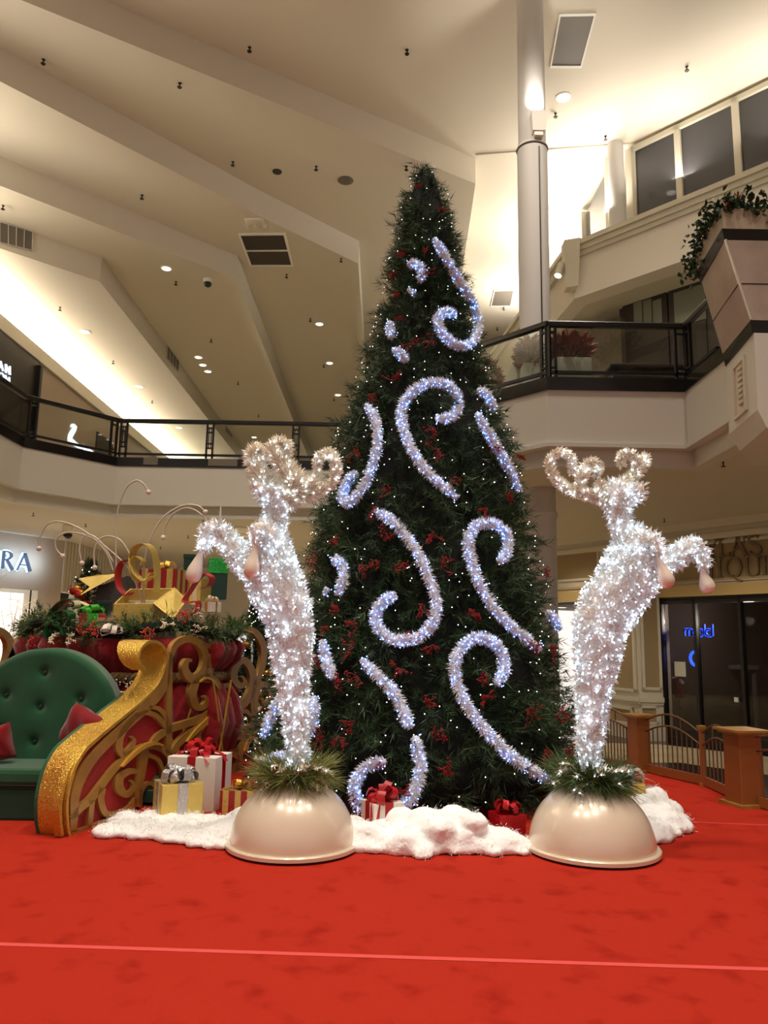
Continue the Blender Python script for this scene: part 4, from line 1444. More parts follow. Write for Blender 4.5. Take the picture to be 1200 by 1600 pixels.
# branches: clumps of sprigs, each sprig a spray of needles
NB = 2300
zb = []
while len(zb) < NB:
    z = rng.uniform(.05, ZTOP - .03)
    if rng.uniform() < (TR(z) + .07) / (_r.max() + .07):
        zb.append(z)
zb = np.array(zb)
th = rng.uniform(0, 2 * math.pi, NB)
big = rng.uniform(size=NB) < .12
rad = TR(zb) * rng.uniform(.80, 1.0, NB) + rng.normal(0, .025, NB) + big * rng.uniform(.02, .12, NB) * np.clip(TR(zb), .3, 1)
out = np.stack([np.cos(th), np.sin(th), np.zeros(NB)], 1)
tip = np.stack([TX + rad * np.cos(th), TY + rad * np.sin(th), zb], 1)
bdir = unit(out + np.stack([rng.normal(0, .25, NB), rng.normal(0, .25, NB), rng.normal(.05, .3, NB)], 1))
K = 4
sB, sD, sL = [], [], []
for k in range(K):
    d = unit(bdir + rng.normal(0, .55, (NB, 3)))
    L = rng.uniform(.16, .27, NB) * (0.6 + .4 * np.clip(TR(zb) / 1.0, 0, 1))
    sB.append(tip - bdir * .16 + rng.normal(0, .03, (NB, 3))); sD.append(d); sL.append(L)
sB, sD, sL = np.concatenate(sB), np.concatenate(sD), np.concatenate(sL)
NS = len(sB)
PER = 22
u = rng.uniform(.05, 1.0, (NS, PER))
nb = (sB[:, None] + sD[:, None] * (u * sL[:, None])[..., None]).reshape(-1, 3)
side = unit(np.cross(sD, rng.normal(size=(NS, 3))))
side2 = np.cross(sD, side)
ph = rng.uniform(0, 2 * math.pi, (NS, PER))
nd = (sD[:, None] * 1.0 + (np.cos(ph)[..., None] * side[:, None] + np.sin(ph)[..., None] * side2[:, None]) * .8).reshape(-1, 3)
keep = nb[:, 1] < TY + 1.1
V, Fc = leaves(nb[keep], nd[keep], rng.uniform(.075, 0.13, keep.sum()), .008, 'needle', rng)
me = bpy.data.meshes.new('needle_boughs')
me.from_pydata((V - np.array([TX, TY, 0])).tolist(), [], Fc.tolist())
me.materials.append(M['needle'])
fo = bpy.data.objects.new('needle_boughs', me); C.objects.link(fo); fo.parent = tree


# fairy bulbs: the hundred nearest as parts, the rest as one
def bulbs(root, P, r, m, label=None, parts=0, name='fairy_bulb'):
    P = np.asarray(P, float)
    o0 = worldloc(root)
    order = np.argsort(np.linalg.norm(P - EYE, axis=1))
    P = P[order]
    if parts:
        me = bpy.data.meshes.new(name)
        me.from_pydata((OCT_V * r).tolist(), [], OCT_F.tolist()); me.materials.append(m)
        for p in P[:parts]:
            o = bpy.data.objects.new(name, me); C.objects.link(o); o.parent = root; o.location = (p - o0).tolist()
        P = P[parts:]
    if len(P):
        V, Fc = beads(P, r)
        o = MB().add(V, Fc).build(name + 's', m, root)
        o['kind'] = 'stuff'


NL = 480
zz = []
while len(zz) < NL:
    z = rng.uniform(.15, ZTOP)
    if rng.uniform() < (TR(z) + .12) / (_r.max() + .12):
        zz.append(z)
zz = np.array(zz); tt = rng.uniform(-math.pi * .97, -math.pi * .03, NL)
rr = TR(zz) * 1.0 + rng.uniform(-.02, .04, NL)
bulbs(tree, np.stack([TX + rr * np.cos(tt), TY + rr * np.sin(tt), zz], 1), .0062, M['bulb'], parts=100)

# scroll garlands hung on the tree
GARL = [
    ('hooked white lit garland near the tree top, curling at its lower end', [[(678, 372), (695, 400), (715, 435), (738, 470), (748, 505), (738, 535), (715, 540), (692, 522), (684, 500), (695, 487), (712, 492)]]),
    ('short bent white lit garland high on the left of the tree', [[(637, 414), (650, 413), (660, 424), (656, 440)], [(638, 452), (648, 460)]]),
    ('tiny upright lit garland piece on the left edge of the upper tree', [[(609, 503), (610, 515), (612, 528)]]),
    ('small slanting white garland piece below the upright one, upper left of the tree', [[(614, 546), (626, 553), (634, 564)]]),
    ('big question-mark shaped white garland, upper middle of the tree', [[(680, 655), (708, 650), (717, 625), (702, 603), (672, 598), (642, 614), (628, 640), (630, 670), (645, 705), (672, 742), (715, 778)]]),
    ('long slanting white garland on the upper right edge of the tree', [[(746, 610), (760, 616), (773, 640)], [(745, 645), (765, 680), (790, 722), (812, 768)]]),
    ('U-shaped white garland on the left edge beside the left deer antlers', [[(572, 632), (585, 652), (590, 685), (584, 722), (568, 760), (545, 786), (535, 776), (541, 757), (556, 738)]]),
    ('large J-shaped white garland in the very middle of the tree', [[(585, 798), (610, 812), (640, 845), (665, 890), (682, 940), (675, 975), (650, 997), (615, 1000), (590, 980), (588, 955), (600, 940), (618, 929)]]),
    ('white garland with curled top on the right half of the tree, upper of two', [[(780, 878), (793, 860), (790, 832), (770, 818), (746, 820), (732, 842), (735, 872), (747, 908), (772, 950), (802, 982), (845, 1015)]]),
    ('short hooked white garland right beside the left deer shoulder', [[(519, 876), (532, 878), (538, 900), (528, 930)], [(512, 918), (507, 930)]]),
    ('short frayed white garland just right of the left deer body', [[(504, 1000), (509, 1030), (521, 1060)]]),
    ('broken S-shaped white garland at lower middle, ending above the white gift', [[(565, 1030), (590, 1055), (615, 1082), (631, 1112), (640, 1137)], [(648, 1150), (655, 1182), (655, 1215), (642, 1248), (622, 1264)], [(603, 1190), (577, 1195), (558, 1215), (555, 1240), (566, 1264), (600, 1274)]]),
    ('white garland with curled top running down to the right deer dome', [[(775, 1070), (788, 1046), (782, 1016), (760, 998), (736, 1000), (716, 1020), (710, 1046), (721, 1086), (746, 1126), (776, 1160), (812, 1192), (866, 1222)]]),
    ('blue-white garland behind the left deer leg, on its sleigh side', [[(440, 1085), (425, 1116), (411, 1152)], [(452, 1188), (428, 1184), (409, 1210)]]),
    ('blue-white garland peeking out right behind the left deer leg', [[(491, 1088), (490, 1118), (481, 1152)]]),
    ('thin lit garland end at the right edge of the tree beside the right deer', [[(856, 955), (866, 968), (874, 984)]]),
]
for label, lines in GARL:
    allp = []
    core = MB()
    for ln in lines:
        L2 = catmull([(x, y) for x, y in ln], 6)
        P = np.array([on_tree(x, y, .045) for x, y in L2])
        P[1:-1] = (P[:-2] + P[1:-1] * 2 + P[2:]) / 4
        allp.append(P)
    ctr = np.mean(np.concatenate(allp), 0)
    g = thing('scroll_garland', ctr, label, 'garland', 'white scroll garlands on the tree')
    BU = []
    for P in allp:
        core, tins = MB(), MB()
        n = len(P)
        ends = np.minimum(np.arange(n), np.arange(n)[::-1])
        rad = np.clip(.022 + .006 * ends, .0, .034)
        core.tube(P, rad, 8)
        seg = np.linalg.norm(np.diff(P, axis=0), axis=1); Ltot = seg.sum()
        m = int(Ltot * 1400)
        s = rng.uniform(0, n - 1.001, m); i = s.astype(int); f = (s - i)[:, None]
        c = P[i] * (1 - f) + P[i + 1] * f; T = unit(P[i + 1] - P[i])
        a = unit(np.cross(T, rng.normal(size=(m, 3))))
        taper = np.interp(s, np.arange(n), np.clip(.55 + .16 * ends, 0, 1))[:, None]
        V, Fc = leaves(c + a * .018 * taper, a + T * rng.uniform(-.2, 1.0, (m, 1)), 0.05 * taper[:, 0] * rng.uniform(.6, 1.35, m), .011, 'leaf', rng)
        tins.add(V, Fc)
        core.build('core', M['tinsel_core'], g, smooth=True)
        tins.build('tinsel', M['tinsel'], g)
        mbn = int(Ltot * 62)
        s = rng.uniform(0, n - 1.001, mbn); i = s.astype(int); f = (s - i)[:, None]
        c = P[i] * (1 - f) + P[i + 1] * f; T = unit(P[i + 1] - P[i])
        a = unit(np.cross(T, rng.normal(size=(mbn, 3))))
        a = np.where((a @ unit(EYE - ctr) < -.2)[:, None], -a, a)
        BU.append(c + a * rng.uniform(.03, .062, (mbn, 1)))
    bulbs(g, np.concatenate(BU), .0065, M['bulb_blue'])

# red berry sprays tucked into the boughs
BER = [(659, 292), (692, 330), (662, 398), (628, 402), (668, 425), (614, 435), (620, 467), (626, 495), (678, 535), (640, 537), (617, 595), (577, 622), (680, 672), (686, 704), (704, 748), (608, 770), (556, 706), (524, 844), (600, 844), (674, 834), (588, 874), (618, 888), (688, 888), (570, 904), (496, 874), (756, 796), (800, 784), (766, 704), (808, 710), (856, 900), (528, 958), (558, 974), (504, 990), (552, 1012), (652, 964), (732, 952), (676, 1008), (620, 1044), (560, 1058), (520, 1064), (744, 1062), (752, 1090), (860, 1016), (836, 1026), (664, 1098), (554, 1126), (824, 1110), (676, 1154), (504, 1160), (604, 1192), (696, 1214), (856, 1172), (624, 1238), (892, 1192), (545, 1250), (560, 1262), (722, 1276), (640, 985), (580, 800), (512, 1020), (530, 1150), (868, 1118)]


def berry_spray(name, c, out, size, m, label, group, nb=9, mt=None, cat='berry spray'):
    t = thing(name, c, label, cat, group)
    tw, bs = MB(), []
    up = unit(np.cross(out, [rng.normal(0, .4), rng.normal(0, .4), 1.0])); v2 = np.cross(out, up)
    main = rng.uniform(0, 2 * math.pi)
    for k in range(4):
        a = main + rng.normal(0, .7)
        e = c + (math.cos(a) * up + math.sin(a) * v2) * size * rng.uniform(.5, 1.0) + out * size * rng.uniform(.1, .4)
        mid = (c + e) / 2 + rng.normal(0, .12, 3) * size
        P = catmull([c, mid, e], 4)
        tw.tube(P, .004 + 0 * P[:, 0], 4)
        for j in range(nb):
            i = rng.integers(2, len(P)); bs.append(P[i] + rng.normal(0, .09, 3) * size + out * .01)
    tw.build('twig', mt or M['twig'], t)
    V, Fc = beads(bs, rng.uniform(.007, .0105, len(bs)))
    MB().add(V, Fc).build('berries', m, t)['kind'] = 'stuff'
    return t


for px, py in BER:
    q = on_tree(px, py, .03)
    o = unit(np.array([q[0] - TX, q[1] - TY, .25]))
    berry_spray('berry_spray', q, o, rng.uniform(.11, .17) if py > 500 else .10, M['berry'], 'red berry spray tucked into the boughs of the big tree', 'red berry sprays on the tree')


# ================================================================ the two lit deer
def deer(name, Y, chains, dome_px, label, hooves, seed, extra=None, snout=None):
    rg = np.random.default_rng(seed)
    base = atY(*dome_px, Y); base[2] = 0
    t = thing(name, base, label, 'reindeer figure')
    core = MB(); lv, iv, bu = MB(), MB(), []
    for kind, pts, dy in chains:
        P2 = catmull([(x, y, r, d) for (x, y, r), d in zip(pts, dy)], 5)
        P = np.array([atY(x, y, Y + d) for x, y, r, d in P2])
        R = np.array([r / F_PX * (Y * .99 + (p[2] - 1.5) * .164) for (x, y, r, d), p in zip(P2, P)])
        core.tube(P, R * (.80 if kind == 'body' else .55), 12)
        seg = np.linalg.norm(np.diff(P, axis=0), axis=1)
        area = (2 * math.pi * (R[:-1] + R[1:]) / 2 * seg)
        n = len(P)
        def sample(m):
            i = rg.choice(n - 1, m, p=area / area.sum()); f = rg.uniform(0, 1, (m, 1))
            c = P[i] * (1 - f) + P[i + 1] * f; r = (R[i] * (1 - f[:, 0]) + R[i + 1] * f[:, 0])[:, None]
            T = unit(P[i + 1] - P[i]); a = unit(np.cross(T, rg.normal(size=(m, 3))))
            return c, r, T, a
        if kind == 'body':
            m = int(area.sum() * 2900)
            c, r, T, a = sample(m)
            V, Fc = leaves(c + a * r * rg.uniform(.72, .95, (m, 1)), a * rg.uniform(.15, 1, (m, 1)) + T * rg.normal(.15, .7, (m, 1)) + rg.normal(0, .35, (m, 3)), rg.uniform(.032, .065, m), rg.uniform(.010, .021, m), 'leaf', rg, .1)
            lv.add(V, Fc)
            m = int(area.sum() * 1500)
            c, r, T, a = sample(m)
            V, Fc = leaves(c + a * r * .8, a * .35 + T * rg.normal(0, .8, (m, 1)) + rg.normal(0, .4, (m, 3)), rg.uniform(.04, .08, m), .006, 'leaf', rg, .1)
            iv.add(V, Fc)
            m = int(area.sum() * 400)
            c, r, T, a = sample(m); bu.append(c + a * r * rg.uniform(.92, 1.08, (m, 1)))
        else:
            m = int(area.sum() * 9000)
            c, r, T, a = sample(m)
            V, Fc = leaves(c + a * r * .5, a + T * rg.uniform(-.1, 1.2, (m, 1)), r[:, 0] * rg.uniform(.9, 1.6, m), .013, 'leaf', rg, .1)
            iv.add(V, Fc)
            m = int(area.sum() * 380)
            c, r, T, a = sample(m); bu.append(c + a * r * 1.0)
    o = core.build('body', M['deer_core'], t)
    md = o.modifiers.new('fuse', 'REMESH'); md.mode = 'VOXEL'; md.voxel_size = .016; md.use_smooth_shade = True
    lv.build('glitter_leaves', M['leafwhite'], t)
    iv.build('ivory_fronds', M['leafivory'], t)
    bulbs(t, np.concatenate(bu), .0066, M['bulb_cool'], parts=0)
    for (x0, y0), (x1, y1), w, d in hooves:
        A, B = atY(x0, y0, Y + d), atY(x1, y1, Y + d)
        Lh = np.linalg.norm(B - A); w = w / F_PX * Y
        s = np.linspace(0, 1, 14)
        prof = w * np.interp(s, [0, .15, .4, .65, .82, .93, 1], [.14, .22, .55, .95, 1.0, .72, .05])
        mb = MB(); mb.tube([A + (B - A) * k for k in s], prof, 18)
        h = mb.build('hoof', [M['hoof'], M['hoof_tip']], t, smooth=True)
        h['label'] = 'smooth pearly drop-shaped hoof'
        for p in h.data.polygons:
            c = np.array(p.center) + worldloc(t)
            p.material_index = 1 if (c - A) @ unit(B - A) > .9 * Lh else 0
    if extra:
        A, B = atY(*extra[0], Y + .1), atY(*extra[1], Y + .1)
        mb = MB(); mb.tube([A, (A + B) / 2, B], [.018, .011, .002], 10); mb.build('spike', M['wire'], t)['label'] = 'thin silver spike'
    return t


def mk(o, k, pts):
    return [(o[0] + x / k, o[1] + y / k, r / k) for x, y, r in pts]


z6 = (830, 690); k6 = 1200 / 370
z5 = (850, 690); k5 = 1200 / 270
RD = [
    ('body', [(921, 1222, 16), (921, 1195, 16), (920, 1165, 18), (924, 1125, 22), (926, 1090, 25), (931, 1050, 32), (934, 1007, 38), (942, 965, 44), (962, 930, 46), (984, 900, 47), (990, 872, 44), (990, 850, 34), (978, 832, 22)], [0] * 13),
    ('body', [(985, 855, 26), (972, 818, 18), (967, 798, 18), (966, 785, 22), (968, 772, 26), (975, 760, 22)], [0] * 6),
    ('body', mk(z5, k5, [(520, 380, 70), (600, 370, 75), (650, 340, 60), (690, 320, 25)]), [0, -.03, -.06, -.1]),
    ('antler', mk(z5, k5, [(500, 430, 40), (420, 400, 38), (330, 375, 34), (220, 345, 32), (120, 300, 30), (60, 220, 28), (40, 150, 27), (75, 90, 27), (130, 72, 26), (185, 110, 26), (200, 175, 25), (195, 235, 20)]), [0] * 12),
    ('antler', mk(z5, k5, [(260, 350, 28), (250, 280, 34), (285, 190, 36), (340, 145, 32), (380, 175, 28), (365, 245, 20)]), [0] * 6),
    ('antler', mk(z5, k5, [(360, 370, 30), (390, 310, 34), (410, 270, 20)]), [0] * 3),
    ('antler', mk(z5, k5, [(480, 420, 40), (510, 320, 38), (590, 265, 34), (650, 210, 32), (690, 150, 32), (708, 95, 24)]), [0, 0, .02, .04, .06, .08]),
    ('antler', mk(z5, k5, [(600, 260, 26), (640, 200, 28), (645, 140, 28), (610, 85, 27), (560, 85, 27), (530, 125, 26), (545, 175, 20)]), [.02] * 7),
    ('body', mk(z5, k5, [(600, 720, 110), (690, 690, 80), (755, 690, 60), (790, 760, 40), (800, 800, 25)]), [-.05, -.12, -.16, -.18, -.18]),
    ('body', mk(z5, k5, [(720, 900, 110), (830, 850, 75), (930, 790, 75), (1020, 730, 70), (1080, 750, 55), (1105, 830, 40), (1120, 890, 26)]), [.05, .1, .14, .16, .16, .16, .16]),
]
deer('lit_reindeer', 5.96, RD, (925, 1330), 'tall white lit reindeer figure on the right pearl dome, legs raised rightward', [
    (tuple(mk(z5, k5, [(782, 775, 1)])[0][:2]), tuple(mk(z5, k5, [(872, 1022, 1)])[0][:2]), 12.5, -.2),
    (tuple(mk(z5, k5, [(1085, 850, 1)])[0][:2]), tuple(mk(z5, k5, [(1152, 1058, 1)])[0][:2]), 12.5, .16)], 31)
z3 = (290, 680); k3 = 4.0
LD = [
    ('body', [(456, 1222, 22), (462, 1205, 18), (466, 1180, 17), (463, 1140, 18), (460, 1100, 22), (458, 1060, 25), (456, 1020, 32), (454, 980, 36), (442, 940, 42), (427, 905, 43), (420, 880, 42), (423, 855, 36), (428, 832, 22)], [0] * 13),
    ('body', [(422, 850, 26), (429, 815, 19), (432, 800, 18), (432, 787, 20), (430, 772, 26), (432, 762, 22)], [0] * 6),
    ('body', mk(z3, k3, [(560, 380, 60), (500, 360, 60), (455, 320, 40), (425, 330, 18)]), [0, -.03, -.06, -.1]),
    ('antler', mk(z3, k3, [(560, 420, 45), (500, 320, 50), (450, 220, 45), (415, 130, 38), (430, 90, 34), (470, 100, 30), (480, 170, 26)]), [0] * 7),
    ('antler', mk(z3, k3, [(600, 400, 46), (680, 300, 52), (650, 230, 48), (590, 160, 44), (545, 105, 40), (560, 60, 36), (610, 50, 34), (635, 90, 30), (620, 150, 24)]), [-.04] * 9),
    ('antler', mk(z3, k3, [(620, 430, 46), (710, 370, 42), (800, 300, 36), (780, 260, 22)]), [0] * 4),
    ('antler', mk(z3, k3, [(660, 400, 36), (780, 375, 30), (870, 335, 28), (930, 270, 27), (940, 190, 27), (915, 120, 26), (870, 115, 26), (830, 150, 26), (822, 225, 20)]), [0] * 9),
    ('body', mk(z3, k3, [(540, 700, 110), (500, 620, 75), (460, 585, 55), (440, 640, 38), (445, 720, 24)]), [-.05, -.12, -.16, -.18, -.18]),
    ('body', mk(z3, k3, [(470, 850, 110), (370, 790, 90), (290, 690, 75), (210, 610, 72), (160, 590, 60), (125, 650, 48), (100, 730, 30)]), [.05, .1, .14, .16, .16, .16, .16]),
]
deer('lit_reindeer', 5.92, LD, (457, 1324), 'tall white lit reindeer figure on the left pearl dome, legs raised toward the sleigh', [
    ((400, 842), (391, 905), 12, -.2), ((318, 850), (298, 912), 13, .16)], 32, ((343, 822), (345, 787)))


def dome(px, py, Y, label, label2, seed, rg=None):
    q = atY(px, py, Y); q[2] = 0
    r = 92 / F_PX * Y * .995
    t = thing('pearl_dome', q, label, 'display base')
    mb = MB()
    prof = [(r * math.cos(a), .045 + r * .98 * math.sin(a)) for a in np.linspace(0, math.pi / 2 - .18, 22)]
    prof += [(.08, prof[-1][1] + .006), (.001, prof[-1][1] + .008)]
    mb.lathe([(r * .99, .03)] + prof, q, 56); mb.build('dome', M['pearl'], t, smooth='auto')
    rb = 98 / F_PX * Y
    mb = MB(); mb.lathe([(rb * .96, .012), (rb, .018), (rb, .042), (rb * .985, .05), (r * .98, .05)], q, 56); mb.build('base_rim', M['pearl'], t, smooth='auto')
    mb = MB(); mb.lathe([(rb * .9, 0), (rb * .9, .014)], q, 40); mb.build('foot', M['black'], t)
    return q, r


def tuft(q, r, px, py, Y, label, seed, m, light):
    rg = np.random.default_rng(seed)
    c = np.array([q[0], q[1], .045 + r * .95])
    t = thing('pine_tuft', c, label, 'greenery')
    n = 260
    th_ = rg.uniform(0, 2 * math.pi, n)
    mb = MB()
    B, D, L = [], [], []
    for k in range(n):
        a = th_[k]; o = np.array([math.cos(a), math.sin(a), 0])
        base = c + o * rg.uniform(.03, .16) + np.array([0, 0, .02])
        e = unit(o * rg.uniform(.6, 1.2) + np.array([0, 0, rg.uniform(-.35, .9)]))
        for j in range(14):
            B.append(base + e * rg.uniform(0, .14)); D.append(e + rg.normal(0, .33, 3) + np.array([0, 0, -.15])); L.append(rg.uniform(.1, .19))
    V, Fc = leaves(np.array(B), np.array(D), np.array(L) * 1.1, .007, 'needle', rg)
    mb.add(V, Fc); mb.build('needles', m, t)
    fr, bu, go, rd = MB(), [], [], []
    for k in range(16):
        a = rg.uniform(math.pi * .95, 2.05 * math.pi); o = np.array([math.cos(a), math.sin(a), rg.uniform(-.1, .6)])
        P = catmull([c + o * .08, c + o * .2 + np.array([0, 0, .03]), c + o * .28], 4)
        fr.tube(P, [.004] * len(P), 4); V, Fc = leaves(np.repeat(P[3:], 5, 0), np.repeat(np.gradient(P, axis=0)[3:], 5, 0) * 20 + rg.normal(0, .5, (5 * len(P[3:]), 3)), .04, .008, 'leaf', rg); fr.add(V, Fc)
        if light < 5 or k < 4:
            bu.append(P[-1])
    fr.build('white_sprig', M['leafivory'], t)
    bulbs(t, bu, .007, M['bulb_cool'])
    for k in range(light):
        a = rg.uniform(math.pi * 1.05, 1.95 * math.pi); p = c + np.array([math.cos(a) * .19, math.sin(a) * .19, rg.uniform(.03, .12)])
        mb = MB(); mb.sphere(p, .024, 12, 8); mb.build('bauble', [M['orn_gold'], M['orn_red'], M['green_ribbon'], M['orn_gold']][k % 4], t, smooth=True)


q, r = dome(457, 1324, 5.92, 'pearly cream dome base under the left lit reindeer', '', 1)
tuft(q, r, 457, 1240, 5.92, 'olive pine tuft with small baubles on the left pearl dome', 41, M['needle_olive'], 8)
q, r = dome(925, 1331, 5.96, 'pearly cream dome base under the right lit reindeer', '', 2)
tuft(q, r, 925, 1240, 5.96, 'green pine tuft with lit white sprigs on the right pearl dome', 42, M['needle_light'], 2)

# ================================================================ sleigh
SLP = Plane(G(105, 1308), G(225, 1262) - G(105, 1308))
if SLP.n[0] < 0:
    SLP.n = -SLP.n
INW = -SLP.n                                         # towards the seat
sl0_ = G(105, 1308)
sleigh = thing('santa_sleigh', (-3.0, 7.4, 0), 'gold and red scrollwork sleigh with a green velvet seat, left of the tree', 'sleigh')


def fa(x, y):        # picture detail A (150,980) x4.138 -> on the panel plane
    return SLP.hit(150 + x / 4.138, 980 + y / 4.138)


def fb(x, y):        # detail B (50,1000) x4.8
    return SLP.hit(50 + x / 4.8, 1000 + y / 4.8)


# red backing panel
pts = [(292, 1430), (285, 1300), (295, 1150), (330, 1000), (400, 870), (520, 740), (700, 610), (860, 470), (960, 360), (1015, 250), (1035, 130), (1045, 400), (1048, 620), (1040, 850), (960, 1000), (860, 1140), (800, 1240), (640, 1330), (460, 1400)]
mb = MB(); mb.slab([fb(*p) + INW * .03 for p in pts], INW * .05)
mb.build('red_panel', M['red_panel'], sleigh)
# thick glittering front band, rolling over in a curl at the top
prof = [(300, 1476), (283, 1400), (275, 1280), (285, 1150), (330, 980), (400, 850), (480, 770), (560, 700), (650, 625), (740, 550), (815, 490), (880, 430), (930, 380), (965, 330), (1000, 250), (1018, 170), (1015, 90), (990, 40), (950, 8), (900, 0), (860, 15), (825, 50), (805, 95), (800, 150), (815, 195), (845, 228)]
P = [fb(x, y) for x, y in catmull(prof, 4)]
nW = len(P)
mb = MB()
wv = np.array([INW * .27 * (1 if i < nW * .8 else 1 - .55 * (i - nW * .8) / (nW * .2)) for i in range(nW)])
mb.strip([p + w / 2 for p, w in zip(P, wv)], wv, .028)
mb.build('front_band', M['gold_glit'], sleigh)['label'] = 'thick gold glitter band with a rolled top'
# upright second band and gold side face at its foot
mb = MB()
P2 = [fb(x, y) + INW * .05 for x, y in catmull([(240, 1478), (228, 1380), (225, 1250), (250, 1120), (300, 980), (372, 868)], 4)]
mb.strip(P2, SLP.n * .06, .03)
mb.build('inner_band', M['gold_glit'], sleigh)

TH = INW * .045


def scroll(name, f, pts, m=None, off=.0, th=None):
    mb = MB()
    mb.stroke(pts, lambda x, y: f(x, y) + SLP.n * off, th if th is not None else TH, n=7)
    return mb.build(name, m or M['gold'], sleigh)


SC_B = [
    [(312, 1440, 60), (318, 1330, 70), (325, 1180, 80), (370, 1040, 84), (460, 890, 84), (580, 760, 84), (700, 650, 86), (830, 530, 86), (930, 430, 90), (1000, 320, 80), (1030, 200, 50), (1040, 120, 30)],
    [(1042, 90, 30), (1036, 250, 44), (1030, 600, 52), (1025, 850, 50)],
    [(690, 870, 60), (655, 800, 64), (680, 700, 58), (740, 610, 54), (830, 548, 46), (920, 560, 46), (985, 620, 46), (1015, 680, 30)],
    [(690, 860, 50), (745, 810, 46), (768, 755, 34), (748, 722, 14)],
    [(880, 500, 30), (960, 520, 44), (1005, 580, 40), (1015, 640, 30)],
    [(300, 1340, 50), (360, 1270, 60), (450, 1190, 66), (530, 1085, 64), (620, 970, 60), (720, 870, 58), (830, 805, 56), (930, 800, 56), (1005, 840, 54), (1040, 910, 44), (1040, 960, 20)],
    [(300, 1452, 56), (380, 1436, 64), (460, 1410, 66), (560, 1370, 70), (640, 1335, 60)],
    [(455, 1200, 50), (445, 1300, 44), (435, 1420, 44)],
    [(530, 1110, 70), (520, 1200, 60), (555, 1300, 60), (640, 1310, 66), (730, 1270, 60), (790, 1190, 50)],
    [(800, 990, 40), (730, 985, 60), (665, 1030, 70), (660, 1110, 80), (710, 1160, 60), (755, 1130, 40), (765, 1080, 30), (742, 1052, 16)],
    [(850, 820, 80), (830, 960, 74), (805, 1100, 70), (795, 1250, 66)],
    [(815, 1240, 30), (820, 1150, 34), (850, 1090, 34), (890, 1075, 34), (925, 1100, 30)],
    [(870, 860, 40), (950, 900, 36), (985, 980, 34), (1000, 1060, 26)],
]
for s_ in SC_B:
    scroll('gold_scroll', fb, [(x, y, w * .8) for x, y, w in s_])
scroll('highlight_arch', fb, [(660, 950, 8), (720, 885, 22), (810, 810, 26), (900, 775, 24), (970, 790, 10)], M['gold_highlight_cord'], .03, INW * .05)  # highlight on the arch, drawn as a paler gold strip
SC_A = [
    [(488, 190, 24), (515, 120, 38), (575, 80, 44), (640, 85, 46), (695, 135, 46), (713, 210, 44), (695, 290, 52), (645, 335, 62), (600, 315, 54), (578, 262, 42), (592, 218, 30), (622, 214, 16)],
    [(700, 110, 20), (755, 122, 44), (790, 90, 36), (778, 52, 26), (748, 58, 14)],
    [(800, 110, 22), (840, 62, 40), (900, 25, 44), (970, 12, 44), (1040, 40, 42), (1080, 110, 40), (1088, 190, 38), (1068, 290, 34), (1030, 375, 24)],
    [(785, 130, 40), (755, 210, 52), (735, 290, 48), (730, 360, 30)],
    [(365, 750, 26), (410, 705, 42), (480, 660, 46), (570, 630, 46), (650, 605, 46), (730, 560, 48), (785, 495, 46), (802, 425, 42), (775, 350, 40), (710, 318, 40), (650, 355, 42), (628, 430, 46), (650, 510, 46), (700, 515, 36), (722, 475, 28), (706, 445, 14)],
    [(490, 815, 26), (540, 750, 40), (620, 680, 44), (710, 615, 44), (780, 540, 30)],
    [(800, 555, 56), (880, 535, 60), (955, 495, 52), (1005, 420, 46), (1018, 320, 44), (990, 240, 44), (945, 212, 44), (905, 262, 44), (895, 330, 42), (930, 380, 36), (965, 360, 26), (950, 318, 14)],
    [(815, 490, 20), (860, 470, 46), (878, 410, 40), (848, 372, 26), (828, 400, 12)],
    [(840, 560, 70), (830, 640, 80), (800, 730, 84), (740, 800, 70), (680, 770, 56), (660, 700, 40), (700, 640, 30)],
    [(770, 700, 44), (790, 650, 40), (765, 640, 14)],
    [(855, 690, 24), (885, 660, 34), (925, 700, 60), (960, 660, 44), (1010, 640, 30), (1018, 560, 26), (1012, 470, 24), (1028, 390, 20)],
    [(925, 700, 40), (905, 610, 36), (935, 550, 32), (975, 545, 28), (1000, 575, 16)],
    [(1038, 570, 20), (1034, 470, 30), (1055, 395, 32), (1095, 368, 32), (1130, 410, 30), (1126, 475, 26), (1092, 500, 20), (1075, 460, 12)],
    [(1040, 560, 30), (1060, 620, 34), (1040, 660, 30)],
    [(935, 830, 30), (950, 760, 44), (1000, 690, 50), (1075, 650, 40)],
    [(770, 870, 24), (810, 820, 36), (870, 808, 38), (915, 850, 36), (915, 920, 34), (880, 1000, 26)],
    [(735, 790, 90), (740, 850, 80), (720, 920, 70)],
    [(930, 830, 40), (915, 900, 50), (905, 990, 50)],
]
for s_ in SC_A:
    scroll('gold_scroll', fa, s_)
scroll('highlight_arch', fa, [(580, 740, 6), (650, 665, 26), (730, 590, 34), (785, 510, 30), (798, 440, 12)], M['gold_highlight_cord'], .02, INW * .04)  # more scroll highlights drawn as paler strips
scroll('highlight_arch', fa, [(955, 800, 5), (985, 735, 22), (1020, 700, 26), (1060, 670, 20)], M['gold_highlight_cord'], .02, INW * .04)
scroll('highlight_arch', fa, [(790, 868, 5), (830, 838, 16), (880, 830, 16), (905, 850, 5)], M['gold_highlight_cord'], .02, INW * .04)
scroll('highlight_arch', fa, [(845, 70, 5), (900, 35, 14), (960, 22, 14), (1020, 40, 5)], M['gold_highlight_cord'], .02, INW * .04)
scroll('highlight_arch', fa, [(665, 355, 5), (705, 328, 14), (750, 345, 14), (785, 400, 5)], M['gold_highlight_cord'], .02, INW * .04)
# left side: the matching panel, only its scroll tops in view
LSP = Plane((-4.62, 6.2), (.0, 1))


def fl(x, y):
    return LSP.hit(x, y)


